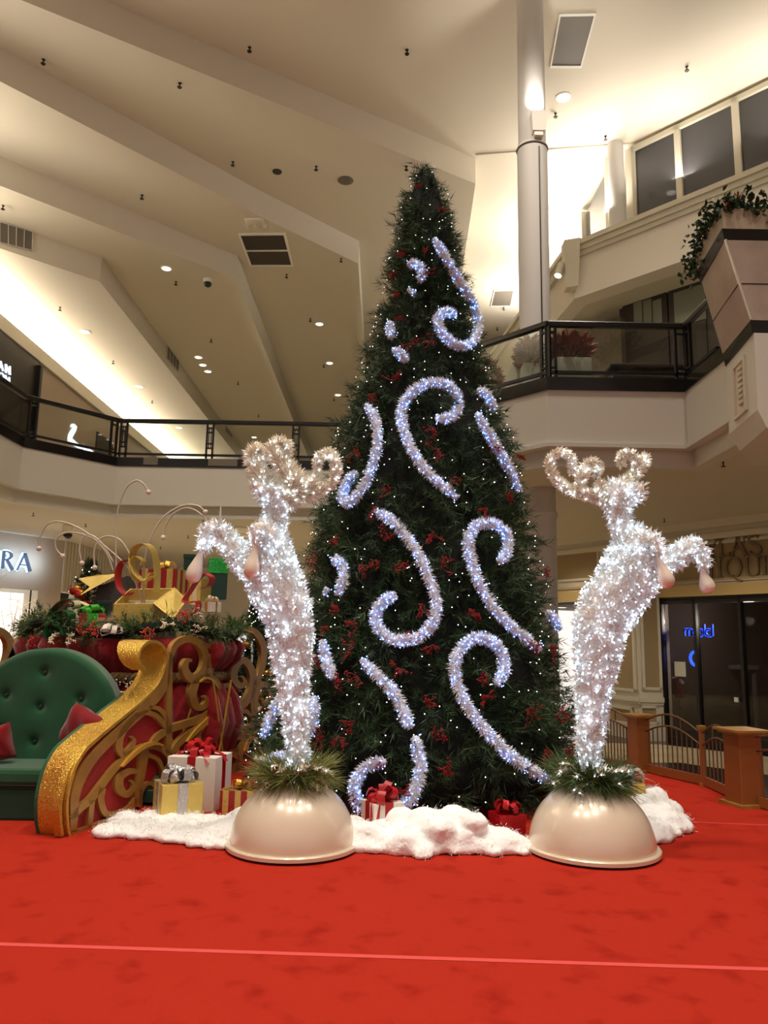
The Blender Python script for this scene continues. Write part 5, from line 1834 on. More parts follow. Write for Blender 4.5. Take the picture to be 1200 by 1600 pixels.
for s_ in ([(-40, 1060, 12), (-10, 1060, 12), (12, 1040, 13), (18, 1010, 13), (8, 990, 11), (-14, 980, 10)], [(14, 1038, 10), (28, 1012, 14), (42, 996, 12), (56, 990, 6)], [(5, 1060, 16), (4, 1150, 16), (2, 1260, 14)]):
    mb = MB(); mb.stroke(s_, fl, np.array([-.06, 0, 0]), n=7); mb.build('gold_scroll', M['gold'], sleigh)

# seat
YS = 7.15
c = atY(68, 1134, YS)
rb = 116 / F_PX * YS
ng = 40
mb = MB()
prof2 = [(rb * math.cos(a), rb * math.sin(a)) for a in np.linspace(0, math.pi, 49)]
zs = atY(68, 1200, YS)[2]
outline = [(x, z) for x, z in prof2]
outline = [(rb * 1.0, zs - c[2] - .1)] + outline + [(-rb * 1.0, zs - c[2] - .1)]
btn = [(74, 1050), (14, 1085), (67, 1103), (130, 1091), (58, 1157), (6, 1140)]
btn_w = [atY(x, y, YS) for x, y in btn]
V, idx = [], {}
nx, nz = 70, 60
xs = np.linspace(-rb, rb, nx); zs_ = np.linspace(zs - c[2] - .1, rb, nz)


def inside(x, z):
    return z <= 0 or x * x + z * z <= rb * rb


front = []
for j, z in enumerate(zs_):
    w = rb if z <= 0 else math.sqrt(max(rb * rb - z * z, 0))
    for i in range(nx):
        x = -w + 2 * w * i / (nx - 1)
        e = min(1.0, (w - abs(x)) / .06) if z <= 0 else min(1.0, (rb - math.hypot(x, z)) / .06)
        y = -.02 - .06 * math.sqrt(max(0, 1 - (1 - max(0, e)) ** 2))
        for b_ in btn_w:
            dx, dz = x - (b_[0] - c[0]), z - (b_[2] - c[2])
            rr2 = dx * dx + dz * dz
            y += .045 * math.exp(-rr2 / .0012) + .016 * math.exp(-rr2 / .012)
        V.append((c[0] + x, YS + y, c[2] + z))
Fc = [(j * nx + i, j * nx + i + 1, (j + 1) * nx + i + 1, (j + 1) * nx + i) for j in range(nz - 1) for i in range(nx - 1)]
mb.add(V, Fc)
mb.slab([np.array([c[0] + x, YS - .02, c[2] + z]) for x, z in outline], (0, .16, 0))
back = mb.build('backrest', M['velvet_green'], sleigh, smooth='auto')
for b_ in btn_w:
    mb = MB(); mb.sphere((b_[0], YS - .045, b_[2]), .016, 10, 6); mb.build('tuft_button', M['velvet_dark'], back)
zc_ = atY(68, 1206, 6.55)[2]
xr = -2.42
mb = MB(); mb.box(((-4.45 + xr) / 2, 6.85, zc_ - .05), (xr + 4.45, .62, .14)); mb.build('seat_cushion', M['velvet_green'], sleigh, bevel=.04)
mb = MB(); mb.box(((-4.45 + xr) / 2, 6.87, (zc_ - .1) / 2 + .01), (xr + 4.42, .6, zc_ - .08)); mb.build('seat_box', M['velvet_dark'], sleigh, bevel=.02)
# green lining along the inside of the gold band
mb = MB(); P3 = [fb(x, y) + INW * .265 for x, y in catmull(prof[:12], 3)]; mb.strip(P3, np.tile(INW * .03, (len(P3), 1)), .03); mb.build('velvet_lining', M['velvet_green'], sleigh)
mb = MB(); mb.box((-3.2, 9.0, .08), (2.5, 3.6, .1)); mb.build('sleigh_floor', M['velvet_dark'], sleigh)


def pillow(c, size, rot, tilt, label, canvas=True):
    t = thing('plush_pillow', (c[0], c[1], c[2] - size / 2), label, 'pillow')
    n = 18; V = []
    R_ = Matrix.Rotation(tilt, 3, 'Z') @ Matrix.Rotation(rot, 3, 'Y')
    for sgn in (-1, 1):
        for j in range(n):
            for i in range(n):
                u_, v_ = 2 * i / (n - 1) - 1, 2 * j / (n - 1) - 1
                th_ = .62 * (max(0, (1 - u_ ** 4) * (1 - v_ ** 4))) ** .5
                pin = 1 - .05 * (1 - abs(u_)) * abs(v_) ** 2 - 0
                pin2 = 1 - .05 * (1 - abs(v_)) * abs(u_) ** 2
                p = R_ @ Vector((u_ * size / 2 * pin2, sgn * th_ * size / 2 + (.02 * math.sin(7 * u_ + 5 * v_)) * size, v_ * size / 2 * pin))
                V.append((c[0] + p.x, c[1] + p.y, c[2] + p.z))
    Fc = []
    for k in range(2):
        o = k * n * n
        for j in range(n - 1):
            for i in range(n - 1):
                f = (o + j * n + i, o + j * n + i + 1, o + (j + 1) * n + i + 1, o + (j + 1) * n + i)
                Fc.append(f if k == 0 else f[::-1])
    mb = MB(); mb.add(V, Fc); o = mb.build('cushion', M['pillow'], t, smooth=True)
    bm = o.data
    return t


pc = atY(130, 1142, 6.75)
pl = pillow(pc, .36, math.radians(24), math.radians(-18), 'dark red plush pillow leaning on the gold band at the right of the seat')
q = atY(104, 1185, 6.72); mb = MB(); mb.sphere(q, .085, 14, 10, (.7, .5, 1.1)); mb.build('canvas_back', M['canvas'], pl, smooth=True)['label'] = 'cream canvas lower corner'
pillow(atY(-8, 1163, 6.8), .3, math.radians(-15), math.radians(10), 'dark red plush pillow cut off by the left picture edge')

# ================================================================ gift sack with its garland
SX, SY, ZR = -2.78, 8.75, 1.50
RX, RY = 1.12, .92
sack = thing('gift_sack', (SX, SY, .13), 'huge dark red velvet sack brimming with gifts behind the green seat', 'sack')
secs = [(.13, .8), (.3, 1.0), (.6, 1.08), (.85, 1.02), (1.02, .92), (1.08, .90), (1.14, .92), (1.25, 1.02), (1.38, 1.06), (1.46, 1.04), (1.5, .95), (1.42, .8), (1.38, .2)]
n = 140; V = []
for z, k in secs:
    for i in range(n):
        a = 2 * math.pi * i / n
        w = 1 + (.035 * math.sin(23 * a) + .025 * math.sin(37 * a + 1) + .02 * math.sin(11 * a)) * (1.0 if z < 1.4 else .4)
        V.append((SX + RX * k * w * math.cos(a), SY + RY * k * w * math.sin(a), z))
Fc = [(j * n + i, j * n + (i + 1) % n, (j + 1) * n + (i + 1) % n, (j + 1) * n + i) for j in range(len(secs) - 1) for i in range(n)]
Fc.append(tuple(range((len(secs) - 1) * n, len(secs) * n)))
mb = MB(); mb.add(V, Fc); so = mb.build('velvet_bag', M['sack'], sack, smooth=True)
mb = MB()
for ph_ in (0, 2.1, 4.2):
    P_ = []
    for i in range(241):
        a = 2 * math.pi * i / 240
        P_.append((SX + (RX * .93 + .025 * math.cos(40 * a + ph_)) * math.cos(a), SY + (RY * .93 + .025 * math.cos(40 * a + ph_)) * math.sin(a), 1.08 + .035 * math.sin(40 * a * .5 * 2 + ph_)))
    mb.tube(P_, .026, 6)
mb.build('braided_rope', M['rope'], sack, smooth=True)
# gold cords over the front
for a0_, a1_ in ((-1.2, -.85), (-.75, -.95), (-.6, -.4), (-.35, -.5), (-1.9, -1.7)):
    P_ = [(SX + RX * 1.12 * math.cos(a0_ + (a1_ - a0_) * s), SY + RY * 1.12 * math.sin(a0_ + (a1_ - a0_) * s), 1.05 - .85 * s) for s in np.linspace(0, 1, 8)]
    mb = MB(); mb.tube(P_, .012, 5); mb.build('gold_cord', M['gold_highlight_cord'], sack)


def pine_rope(name, path, rad, label, seed, m, dens=900, cat='garland', closed=False):
    rg = np.random.default_rng(seed)
    P_ = np.array(path)
    ctr = P_.mean(0)
    t = thing(name, (ctr[0], ctr[1], P_[:, 2].min()), label, cat)
    seg = np.linalg.norm(np.diff(P_, axis=0), axis=1); L = seg.sum(); m_ = int(L * dens / 14)
    i = rg.choice(len(P_) - 1, m_, p=seg / seg.sum()); f = rg.uniform(0, 1, (m_, 1))
    cc = P_[i] * (1 - f) + P_[i + 1] * f; T = unit(P_[i + 1] - P_[i])
    d = unit(T * rg.uniform(-1, 1, (m_, 1)) + rg.normal(0, .7, (m_, 3)) + np.array([0, -.2, .25]))
    Ls = rg.uniform(.6, 1.2, m_) * rad
    PER_ = 26
    u_ = rg.uniform(0.05, 1, (m_, PER_))
    B = (cc[:, None] + d[:, None] * (u_ * Ls[:, None])[..., None]).reshape(-1, 3)
    D = (np.repeat(d, PER_, 0) * .8 + rg.normal(0, .5, (m_ * PER_, 3)))
    V, Fc = leaves(B, D, rg.uniform(.05, .08, len(B)), .0075, 'needle', rg)
    MB().add(V, Fc).build('needles', m, t)
    mb = MB(); mb.tube(P_, rad * .3, 8); mb.build('stem', M['treecore'], t)
    return t


ringp = [(SX + RX * 1.02 * math.cos(a), SY + RY * 1.0 * math.sin(a), ZR + .06 + .05 * math.sin(5 * a)) for a in np.linspace(-math.pi * 1.12, math.pi * .12, 50)]
pine_rope('pine_garland', ringp, .2, 'green pine garland lying along the rim of the red sack', 51, M['needle_light'], 1700)
for px, py, mm, gl, sz in ((48, 1000, 'berry_orange', 'orange', .15), (128, 994, 'berry_orange', 'orange', .14), (143, 990, 'berry_orange', 'orange', .13), (227, 985, 'berry_orange', 'orange', .15), (292, 973, 'berry_orange', 'orange', .14),
                           (78, 997, 'berry_cream', 'cream', .11), (102, 1003, 'berry_cream', 'cream', .1), (265, 975, 'berry_cream', 'cream', .1), (304, 958, 'berry_cream', 'cream', .12), (312, 987, 'berry_cream', 'cream', .1)):
    for Yq in (7.72,):
        q = atY(px, py, Yq + (.3 if px < 70 or px > 300 else 0))
        berry_spray('berry_spray', q, unit(np.array([0, -1, .4])), sz, M[mm], ('orange-red berry spray in the pine garland on the sack' if gl == 'orange' else 'cream berry spray in the pine garland on the sack'), gl + ' berry sprays on the sack', 12)
for px, py in ((170, 1085), (200, 1080)):
    q = atY(px, py, 7.62)
    berry_spray('berry_spray', q, unit(np.array([0, -1, .2])), .16, M['berry_cream'], 'white bead spray hanging on the sack beside the green backrest', 'bead sprays by the backrest', 5, M['wire'])


# ================================================================ gifts
def loopbow(root, c, r, m, n=6, seed=0, w=.06, name='bow', flat=1.0):
    rg = np.random.default_rng(seed)
    mb = MB()
    for k in range(n):
        a = 2 * math.pi * k / n + rg.normal(0, .25)
        el = rg.uniform(.15, 1.0) if k % 2 else rg.uniform(.05, .5)
        o = np.array([math.cos(a), math.sin(a), el * flat]); o = o / np.linalg.norm(o)
        s_ = unit(np.cross(o, [0, 0, 1]) + rg.normal(0, .15, 3)); up = np.cross(s_, o)
        R_ = r * rg.uniform(.8, 1.1)
        P_ = []
        for t_ in np.linspace(0, 1, 13):
            x = math.sin(math.pi * t_) ** .8; y = math.sin(2 * math.pi * t_) * .34
            P_.append(c + o * x * R_ + up * y * R_ + rg.normal(0, .02, 3) * r)
        mb.strip(P_, s_ * w, .003)
    mb.sphere(c + np.array([0, 0, r * .1]), w * .45, 10, 6, (1, 1, .7))
    return mb.build(name, m, root, smooth='auto')


def tails(root, c, dirs, m, w, ln, drop):
    for k, d in enumerate(dirs):
        d = np.array([*d, 0.0]); d = unit(d); s_ = np.array([-d[1], d[0], 0])
        P_ = [c, c + d * ln * .4 + np.array([0, 0, .02]), c + d * ln * .8 + np.array([0, 0, .005]), c + d * ln + np.array([0, 0, -drop])]
        mb = MB(); mb.strip(catmull(P_, 5), s_ * w, .003); mb.build('ribbon_tail', m, root)


def gift(label, c, size, rz, mbox, mrib, bands=('x', 'y'), bw=.06, mbow=None, bow_r=.1, bow_n=7, lid=0.0, seed=0, mlid=None, stripes=None):
    """c = centre of the bottom"""
    t = thing('gift_box', c, label, 'gift')
    sx, sy, sz = size
    mb = MB(); mb.box((c[0], c[1], c[2] + sz / 2), size, rz); mb.build('box', mbox, t, bevel=.004)
    if lid:
        mb = MB(); mb.box((c[0], c[1], c[2] + sz - lid / 2 + .004), (sx + .014, sy + .014, lid), rz); mb.build('lid', mlid or mbox, t, bevel=.003)
    e = .004 + (.01 if lid else 0)
    ca, sa = math.cos(rz), math.sin(rz)
    if stripes:
        ms, k_ = stripes
        for ax in (0, 1):
            for k in range(k_):
                off = (-.5 + (k + .5) / k_) * (sx if ax == 0 else sy)
                dx, dy = (off, 0) if ax == 0 else (0, off)
                mb = MB()
                dim = ((sx if ax == 0 else sy) / k_ * .48, (sy if ax == 0 else sx) + .006, sz + .004)
                dim = dim if ax == 0 else (dim[1], dim[0], dim[2])
                mb.box((c[0] + dx * ca - dy * sa, c[1] + dx * sa + dy * ca, c[2] + sz / 2 + .001), dim, rz)
                mb.build('ribbon', ms, t)
    for b in bands:
        mb = MB()
        dim = (bw, sy + 2 * e, sz + e) if b == 'x' else (sx + 2 * e, bw, sz + e)
        mb.box((c[0], c[1], c[2] + (sz + e) / 2), dim, rz); mb.build('ribbon', mrib, t)
    top = np.array([c[0], c[1], c[2] + sz + .012])
    if mbow:
        loopbow(t, top, bow_r, mbow, bow_n, seed, bw * .9)
    return t, top


def floorpt(px, py, back=0.0):
    q = G(px, py); q[1] += back; return q


# on the floor in front of the sleigh
q = floorpt(270, 1284, .12)
g_, top = gift('gold and silver striped glitter gift with a crumpled silver bow', q, (.34, .32, .30), math.radians(28), M['gold_foil'], M['silver'], ('x', 'y'), .08, M['silver'], .17, 11, seed=3)
q = floorpt(300, 1268, .22)
g_, top = gift('tall white gift with dark red bow, behind the gold and silver gift', q, (.45, .40, .45), math.radians(-10), M['white_paper'], M['red_ribbon'], ('x', 'y'), .075, M['red_ribbon'], .15, 11, seed=4)
tails(g_, top, [(1, -.3), (-1, -.2), (.5, -1)], M['red_ribbon'], .05, .26, .06)
q = floorpt(372, 1275, .12)
g_, top = gift('small red gift with gold stripes and gold bow beside the left dome', q, (.32, .22, .20), math.radians(-6), M['red_paper'], M['goldbow'], (), .05, M['goldbow'], .1, 7, seed=5, stripes=(M['gold_foil'], 3))
mb = MB(); mb.sphere((top[0] + .12, top[1] + .03, top[2] + .03), .055, 16, 10); mb.build('bauble', M['orn_red'], g_, smooth=True)
# in front of the tree
q = floorpt(597, 1307, .13)
g_, top = gift('small white gift with a bright red bow at the foot of the tree', q, (.26, .24, .24), math.radians(26), M['white_paper'], M['red_ribbon'], ('x', 'y'), .07, M['red_ribbon'], .15, 10, seed=6)
tails(g_, top, [(-.4, -1)], M['red_ribbon'], .08, .17, .2)
q = floorpt(797, 1312, .12)
g_, top = gift('red glitter gift left of the right pearl dome', q, (.22, .2, .17), math.radians(18), M['red_glit'], M['red_ribbon'], (), .05, M['red_glit'], .11, 10, seed=7, lid=.05)
loopbow(g_, top + np.array([.05, -.03, 0]), .07, M['green_ribbon'], 4, 9, .02, 'dark_curl')
q = floorpt(988, 1280, .16)
g_, top = gift('gold glitter gift with sheer silver bow behind the right pearl dome', q, (.32, .3, .29), math.radians(-14), M['gold_foil'], M['goldbow'], ('y',), .07, mat('sheer_silver_ribbon', (206, 196, 190), .3, .3), .17, 10, seed=8, lid=.0)
tails(g_, top, [(1, .1), (-1, -.6)], bpy.data.materials['sheer_silver_ribbon'], .09, .26, .02)


# ---- gifts heaped in the sack
def gift_px(label, x0, x1, y0, y1, Y, depth, rz, mbox, mrib, **k):
    a_, b_ = atY(x0, y1, Y), atY(x1, y1, Y)
    h = atY((x0 + x1) / 2, y0, Y)[2] - atY((x0 + x1) / 2, y1, Y)[2]
    w = b_[0] - a_[0]
    wr = (w - abs(math.sin(rz)) * depth) / math.cos(rz)
    return gift(label, np.array([(a_[0] + b_[0]) / 2, Y + depth / 2, a_[2]]), (wr, depth, h), rz, mbox, mrib, **k)


# the open gold box
Yo = 8.05
t = thing('open_gift_box', atY(205, 982, Yo), 'open gold glitter box with a folded-out flap, tipped forward on the sack', 'gift')
ftl, ftr, btr, btl = atY(177, 944, Yo), atY(240, 943, Yo), atY(272, 919, Yo + .34), atY(203, 920, Yo + .36)
dn = atY(172, 984, Yo + .03) - ftl
bx_ = lambda a_, b_, c_, d_, n_: mb.slab([a_, b_, c_, d_], n_)
nin = unit(np.cross(btl - ftl, ftr - ftl)); nin = nin if nin[2] < 0 else -nin
fwd = unit(ftl - btl)
for nm, a_, b_, off in (('front_wall', ftl, ftr, -fwd), ('back_wall', btl, btr, fwd), ('side_wall', ftl, btl, unit(ftr - ftl)), ('side_wall', ftr, btr, -unit(ftr - ftl))):
    mb = MB(); mb.slab([a_, b_, b_ + dn, a_ + dn], off * .014); mb.build(nm, M['gold_foil'], t)
mb = MB(); mb.slab([ftl + dn * .45, ftr + dn * .45, btr + dn * .45, btl + dn * .45], dn * .05); mb.build('lining', M['cream_ribbon'], t)
mb = MB(); mb.slab([ftr, btr, atY(292, 938, Yo + .36), atY(271, 968, Yo - .02)], (0, .01, .012)); mb.build('flap', M['gold_foil'], t)
gift_px('red and gold striped gift with gold bow, behind the open gold box', 212, 286, 888, 935, 8.75, .4, math.radians(-12), M['red_paper'], M['goldbow'], bands=(), stripes=(M['gold_foil'], 3), mbow=M['goldbow'], bow_r=.13, bow_n=8, seed=12)
gift_px('dark green gift box behind the striped gift at the top of the heap', 276, 306, 866, 935, 9.1, .35, math.radians(10), M['green_paper'], M['green_glit'], bands=(), lid=.05, seed=13)
gift_px('deep green box with sparkling green lid beside the left deer hoof', 314, 353, 872, 935, 8.6, .34, math.radians(14), M['green_paper'], M['green_glit'], bands=(), lid=.17, mlid=M['green_glit'], seed=14)
gift_px('tall gold gift with cream ribbon under the coral ribbon loops', 294, 322, 902, 945, 8.35, .24, math.radians(-16), M['gold_foil'], M['cream_ribbon'], bands=('x',), bw=.05, seed=15)
gift_px('little white gift with gold bow on the garland, right of the open box', 314, 340, 940, 956, 8.1, .2, math.radians(-20), M['white_paper'], M['goldbow'], bands=('x', 'y'), bw=.03, mbow=M['cream_ribbon'], bow_r=.08, seed=16)
gift_px('red gift with lime glitter ribbon and bow, left on the sack', 106, 160, 958, 994, 8.0, .28, math.radians(24), M['red_paper'], M['lime'], bands=('x',), bw=.11, mbow=M['lime'], bow_r=.13, bow_n=8, seed=17)
gift_px('small tan box with lid between the red gift and the open gold box', 148, 177, 966, 990, 7.98, .22, math.radians(6), M['tanbox'], M['tanbox'], bands=(), lid=.04, seed=18)
gift_px('small dark green gift left behind the tan box', 146, 168, 939, 962, 8.5, .2, math.radians(12), M['green_paper'], M['green_paper'], bands=(), lid=.04, seed=19)
# the charcoal open box with gold flaps
Yo = 8.9
a_, b_ = atY(143, 955, Yo), atY(192, 955, Yo); hh = atY(160, 900, Yo)[2] - a_[2]
t = thing('open_gift_box', (a_ + b_) / 2, 'charcoal glitter box lying open with gold flaps, left of the striped gift', 'gift')
mb = MB(); mb.hexa([a_, b_, b_ + np.array([0, .35, 0]), a_ + np.array([0, .35, 0]), a_ + np.array([.06, -.02, hh * .7]), b_ + np.array([.02, 0, hh]), b_ + np.array([.02, .35, hh]), a_ + np.array([.06, .35, hh * .7])]); mb.build('box', M['greybox'], t)
p0, p1, p2 = atY(185, 897, Yo), atY(124, 931, Yo - .25), atY(150, 905, Yo + .1)
mb = MB(); mb.slab([atY(187, 896, Yo), atY(126, 930, Yo - .3), atY(140, 918, Yo - .1), atY(172, 899, Yo + .2)], (0, .012, .012)); mb.build('flap', M['gold_foil'], t)
mb = MB(); mb.slab([atY(172, 899, Yo + .2), atY(140, 917, Yo - .1), atY(123, 905, Yo + .1), atY(150, 900, Yo + .3)], (0, .012, .012)); mb.build('flap', M['gold_foil'], t)


# ribbon curls
def ribbon(name, pts, Y, w, m, label, yj=.0):
    P2 = catmull(pts, 7)
    P_ = np.array([atY(x, y, Y + yj * math.sin(i * .25)) for i, (x, y) in enumerate(P2)])
    mb = MB(); mb.strip(P_, np.array([.25 * w, w, .1 * w]), .006)
    return tag(mb.build(name, m, smooth='auto'), label, 'ribbon')


ribbon('ribbon_curl', [(245, 925), (246, 890), (240, 860), (226, 849), (210, 858), (206, 880), (212, 905), (228, 908), (240, 895)], 8.2, .13, M['gold_foil'], 'big gold ribbon loop standing above the open gold box', .05)
ribbon('ribbon_curl', [(240, 900), (226, 907), (212, 895), (207, 878), (214, 870), (224, 876), (222, 884)], 8.12, .1, M['gold_foil'], 'small inner gold ribbon curl in front of the striped gift')
ribbon('ribbon_curl', [(202, 874), (190, 879), (184, 897), (187, 918), (198, 930), (206, 926)], 8.3, .12, M['red_loop'], 'coral red ribbon arc left of the gold ribbon loop')
ribbon('ribbon_curl', [(316, 920), (328, 915), (332, 903), (322, 896), (310, 904), (298, 922), (288, 938), (296, 942), (308, 940), (309, 952), (303, 958)], 8.0, .12, M['red_loop'], 'coral red curled ribbon on the right of the heap', .04)
ribbon('ribbon_curl', [(82, 1005), (77, 985), (80, 962), (92, 945), (108, 936), (120, 938)], 7.95, .13, M['green_ribbon'], 'tall dark green ribbon loop at the left end of the heap')
ribbon('ribbon_curl', [(112, 968), (112, 958), (100, 953), (87, 960), (88, 975), (98, 981), (104, 990)], 7.85, .12, M['green_ribbon'], 'glossy green ribbon curl before the tall green loop')
ribbon('ribbon_curl', [(88, 975), (93, 955), (104, 941), (116, 937), (121, 945), (116, 951)], 8.1, .1, M['cream_ribbon'], 'cream ribbon loop beside the green ribbon curls')
ribbon('ribbon_curl', [(114, 938), (128, 942), (140, 948), (147, 954)], 8.25, .08, M['cream_ribbon'], 'cream ribbon end reaching right behind the red gift')
q = atY(175, 988, 7.75)
t = thing('fabric_bow', q, 'white fabric bow on the garland below the open gold box', 'bow')
loopbow(t, q, .13, M['white_paper'], 11, 29, .05)

# little tree with baubles behind the heap, and one behind the sleigh
def small_tree(base, h, r, label, seed, nball, nl=60):
    rg = np.random.default_rng(seed)
    t = thing('small_tree', base, label, 'tree')
    mb = MB(); mb.tube([base, base + np.array([0, 0, h])], [.035, .008], 8); mb.build('trunk', M['bark'], t)
    B, D = [], []
    for k in range(int(900 * h * r)):
        z = rg.uniform(.05, 1) ; rr2 = r * (1 - z) + .05; a = rg.uniform(0, 2 * math.pi)
        o = np.array([math.cos(a), math.sin(a), rg.uniform(-.1, .5)])
        s_ = rr2 * rg.uniform(.4, 1)
        p = base + np.array([0, 0, z * h])
        for j in range(34):
            B.append(p + o * s_ * rg.uniform(.5, 1.0)); D.append(o + rg.normal(0, .6, 3))
    V, Fc = leaves(np.array(B), np.array(D), rg.uniform(.05, .08, len(B)), .007, 'needle', rg)
    MB().add(V, Fc).build('needle_boughs', M['needle'], t)
    for k in range(nball):
        z = rg.uniform(.05, .85); a = rg.uniform(math.pi, 2 * math.pi); rr2 = (r * (1 - z) + .05) * .95
        p = base + np.array([rr2 * math.cos(a), rr2 * math.sin(a), z * h])
        mb = MB(); mb.sphere(p, .045 if h > 1 else .055, 14, 8); mb.build('bauble', [M['orn_gold'], M['orn_red'], M['orn_red']][k % 3], t, smooth=True)
    if nl:
        P_ = []
        for k in range(nl):
            z = rg.uniform(.03, .97); a = rg.uniform(math.pi, 2 * math.pi); rr2 = (r * (1 - z) + .07)
            P_.append(base + np.array([rr2 * math.cos(a), rr2 * math.sin(a), z * h]))
        bulbs(t, P_, .008, M['bulb'])


b_ = atY(134, 960, 9.3); small_tree(b_, atY(138, 876, 9.3)[2] - b_[2], .24, 'small decorated tree rising behind the left of the gift heap', 61, 7, 8)
b_ = atY(400, 1000, 10.3); b_[2] = 0; small_tree(b_, atY(395, 962, 10.3)[2] + .25, .55, 'decorated lit tree standing behind the sleigh, left of the left deer', 62, 22, 110)

# springy wires tipped with balls
WIRES = [
    ([(178, 895), (165, 862), (135, 832), (100, 816), (76, 818), (63, 838), (61, 857)], 'wire with a pale ball arching farthest left over the heap'),
    ([(223, 945), (205, 895), (172, 860), (138, 838), (106, 832), (88, 842), (88, 858), (98, 869)], 'wire with a pale ball arching left, second from the left edge'),
    ([(178, 880), (160, 850), (142, 836), (130, 840), (124, 858), (128, 880)], 'short drooping wire with a pale ball over the small tree'),
    ([(205, 870), (190, 846), (172, 838), (155, 843), (147, 862), (148, 887)], 'drooping wire with a pale ball above the charcoal box'),
    ([(182, 900), (181, 840), (184, 798), (196, 764), (212, 751), (224, 756), (232, 769)], 'tallest wire, rising straight and hooking right with a pale ball'),
    ([(226, 950), (224, 900), (232, 850), (252, 812), (282, 791), (308, 790), (321, 800)], 'long wire arching right from the open gold box'),
    ([(335, 850), (322, 812), (296, 794), (272, 802), (258, 822), (255, 840)], 'wire arching left with a pale ball, beside the left deer hoof'),
]
for i, (pts, label) in enumerate(WIRES):
    P2 = catmull(pts, 6); Yw = 8.3
    P_ = np.array([atY(x, y, Yw) for x, y in P2])
    t = thing('ball_tipped_wire', P_[0], label, 'wire decoration')
    mb = MB(); mb.tube(P_, .010, 6); mb.build('wire', M['wire'], t, smooth=True)
    mb = MB(); mb.sphere(P_[-1], .028, 14, 8); mb.build('ball', M['ball'], t, smooth=True)

# ================================================================ snow batting
tex = bpy.data.textures.new('batting_fluff', 'CLOUDS'); tex.noise_scale = .09; tex.noise_depth = 3


def snow(label, poly, n, mounds, seed, rmax=.11):
    """poly: outline on the carpet seen in the picture; mounds: (x, y, radius, height)"""
    rg = np.random.default_rng(seed)
    Q = [xy(G(*p)) for p in poly]
    E = catmull(Q, 6, True)
    mb = MB()
    x0, y0 = E.min(0); x1, y1 = E.max(0)
    k = 0
    while k < n:
        x, y = rg.uniform(x0, x1), rg.uniform(y0, y1)
        if not inpoly(x, y, [tuple(p) for p in E]):
            continue
        k += 1
        d = np.min(np.linalg.norm(E - (x, y), axis=1))
        rr = min(max(.05, d * .8), rmax) * rg.uniform(.8, 1.15)
        mb.sphere((x, y, rr * .42), rr, 14, 10, (1.15, 1.05, .8))
    for px, py, r, h in mounds:
        q = G(px, py)
        for m in range(5):
            d = rg.normal(0, r * .4, 2); rr = r * rg.uniform(.6, .95)
            mb.sphere((q[0] + d[0], q[1] + r * .8 + d[1], max(.3 * rr, h - rr * .75)), rr, 14, 10, (1.1, 1.0, .75))
        for m in range(12):
            a = 2 * math.pi * m / 12; rr = r * rg.uniform(.7, .9)
            mb.sphere((q[0] + r * 1.05 * math.cos(a), q[1] + r * .8 + r * .75 * math.sin(a), h * .22), rr, 14, 10, (1.1, 1.0, .75))
        mb.sphere((q[0], q[1] + r * .8, h * .4), r, 14, 10, (1.1, 1.0, .8))
    V = np.array(mb.v); V[:, 2] = np.maximum(V[:, 2], .003); mb.v = [tuple(p) for p in V]
    o = tag(mb.build('snow_batting', M['snow']), label, 'artificial snow')
    m1 = o.modifiers.new('fuse', 'REMESH'); m1.mode = 'VOXEL'; m1.voxel_size = .016; m1.use_smooth_shade = True
    m2 = o.modifiers.new('soften', 'SMOOTH'); m2.factor = .6; m2.iterations = 14
    m3 = o.modifiers.new('fluff', 'DISPLACE'); m3.texture = tex; m3.strength = .035; m3.mid_level = .42
    # loose fibres on the batting
    n = len(mb.v); idx = rg.choice(n, min(n * 2, 16000)); Vv = V[idx] ; Vv = Vv[Vv[:, 2] > .012]
    Vc = Vv + rg.normal(0, .012, Vv.shape)
    D = rg.normal(0, 1, Vc.shape) + np.array([0, -.3, .7])
    Vf, Ff = leaves(Vc - unit(D) * .012, D, rg.uniform(.02, .045, len(Vc)), .005, 'needle', rg)
    MB().add(Vf, Ff).build('loose_fibres', M['fibre'], o)['kind'] = 'stuff'
    return o


snow('white fluffy snow batting under the gifts between sleigh and left dome', [(146, 1304), (165, 1310), (200, 1312), (235, 1314), (285, 1322), (330, 1327), (372, 1326), (400, 1300), (395, 1282), (330, 1285), (280, 1276), (215, 1276), (180, 1284)], 300, [(335, 1318, .1, .10), (362, 1312, .12, .15), (388, 1304, .13, .20)], 71, .06)
snow('white fluffy snow batting along the front of the tree', [(545, 1328), (580, 1334), (625, 1334), (650, 1345), (672, 1344), (690, 1337), (740, 1336), (780, 1338), (820, 1337), (826, 1322), (770, 1312), (720, 1306), (640, 1304), (560, 1306)], 200, [(665, 1330, .16, .25), (700, 1330, .16, .27), (640, 1335, .12, .16), (735, 1332, .13, .18), (562, 1325, .12, .18), (775, 1334, .11, .13)], 72)
snow('white fluffy snow batting behind the right dome, beside the gold gift', [(990, 1322), (1015, 1324), (1045, 1316), (1064, 1302), (1068, 1286), (1058, 1274), (1030, 1266), (1005, 1272), (985, 1290)], 90, [(1030, 1300, .14, .2), (1050, 1302, .11, .15), (1018, 1316, .1, .14), (1025, 1280, .14, .24)], 73)

# ================================================================ copper fence around the platform
def post(p, w, h, label, rz=0.0):
    t = thing('fence_post', p, label, 'fence post')
    mb = MB(); mb.box((p[0], p[1], h / 2), (w, w, h - .02), rz, .92); mb.build('shaft', M['fence'], t, bevel=.006)
    mb = MB(); mb.box((p[0], p[1], h), (w * 1.45, w * 1.45, .022), rz); mb.box((p[0], p[1], h - .02), (w * 1.2, w * 1.2, .03), rz); mb.build('cap', M['gold'], t)
    mb = MB(); mb.box((p[0], p[1], .015), (w * 1.35, w * 1.35, .03), rz); mb.build('base_plate', M['gold'], t)


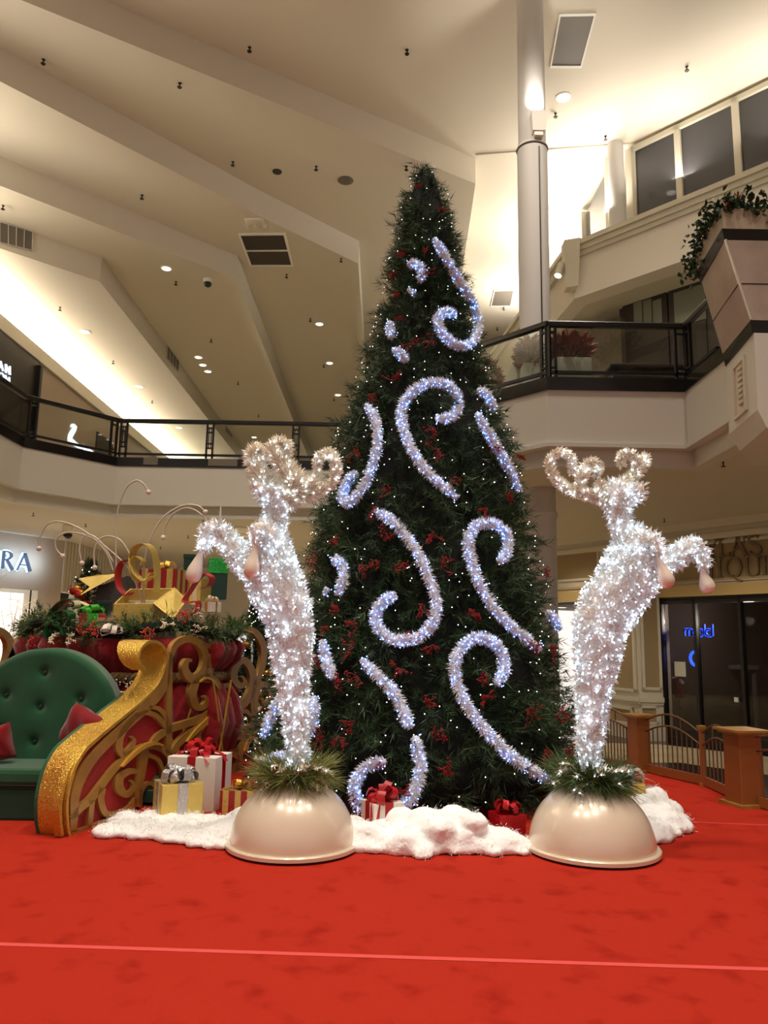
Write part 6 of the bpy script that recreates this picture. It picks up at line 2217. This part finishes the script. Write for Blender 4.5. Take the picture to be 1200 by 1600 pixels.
hA = atY(1000, 1117, FA[1])[2]; hB = atY(1150, 1140, FB[1])[2]
post(FA, .20, hA, 'copper fence post with flat cap, behind the right deer', .35)
post(FB, .26, hB, 'larger copper fence post with gold cap near the right picture edge', .2)
post(FM, .05, hB * .72 + .12, 'slim copper gate post between the two capped posts', .2)


def panel(p, q, h0, h1, rise, label, n=9, only=None):
    p, q = np.array(p), np.array(q)
    t = thing('copper_fence', (p + q) / 2, label, 'fence')
    def at(s, z):
        r_ = p * (1 - s) + q * s
        return np.array([r_[0], r_[1], z])
    def top(s, k):
        return (h0 * (1 - s) + h1 * s) + k + rise * math.sin(math.pi * s) 
    S_ = np.linspace(0, 1, 19)
    for nm, k in (('top_rail', 0), ('middle_rail', -.13)):
        mb = MB(); mb.tube([at(s, top(s, k)) for s in S_], .011, 8); mb.build(nm, M['fence_pole'], t, smooth=True)
    mb = MB(); L = np.linalg.norm(q - p); a = math.atan2(q[1] - p[1], q[0] - p[0])
    mb.box(at(.5, .06), (L, .03, .09), a); mb.build('bottom_rail', M['fence'], t)
    for k in range(n):
        s = (k + .5) / n
        zt_ = top(s, -.13)
        mb = MB(); mb.tube([at(s, .08), at(s, zt_)], .0075, 6); mb.build('picket', M['fence_pole'], t)
    for s in (.33, .67):
        mb = MB(); mb.tube([at(s, top(s, -.13)), at(s, top(s, 0))], .0075, 6); mb.build('spacer', M['fence_pole'], t)


dA = unit(FM - FA)
panel(FA + dA * .13, FM - dA * .03, hA * .93, hB * .80, .12, 'arched copper fence panel right of the post behind the right deer', 11)
dB = unit(FB - FM)
panel(FM + dB * .03, FB - dB * .15, hB * .80, hB * .80, .12, 'arched copper gate panel between slim post and gold-capped post', 8)
dL = unit(FL - FA)
panel(FL, FA - dL * -.13, hA * 1.05, hA * .93, .06, 'copper fence panel half hidden behind the right deer leg', 12)
FC2 = FB + unit(FC - FB) * 1.4
panel(FB + unit(FC - FB) * .17, FC2, hB * .93, hB * .8, .12, 'copper fence panel cut off by the right picture edge', 12)
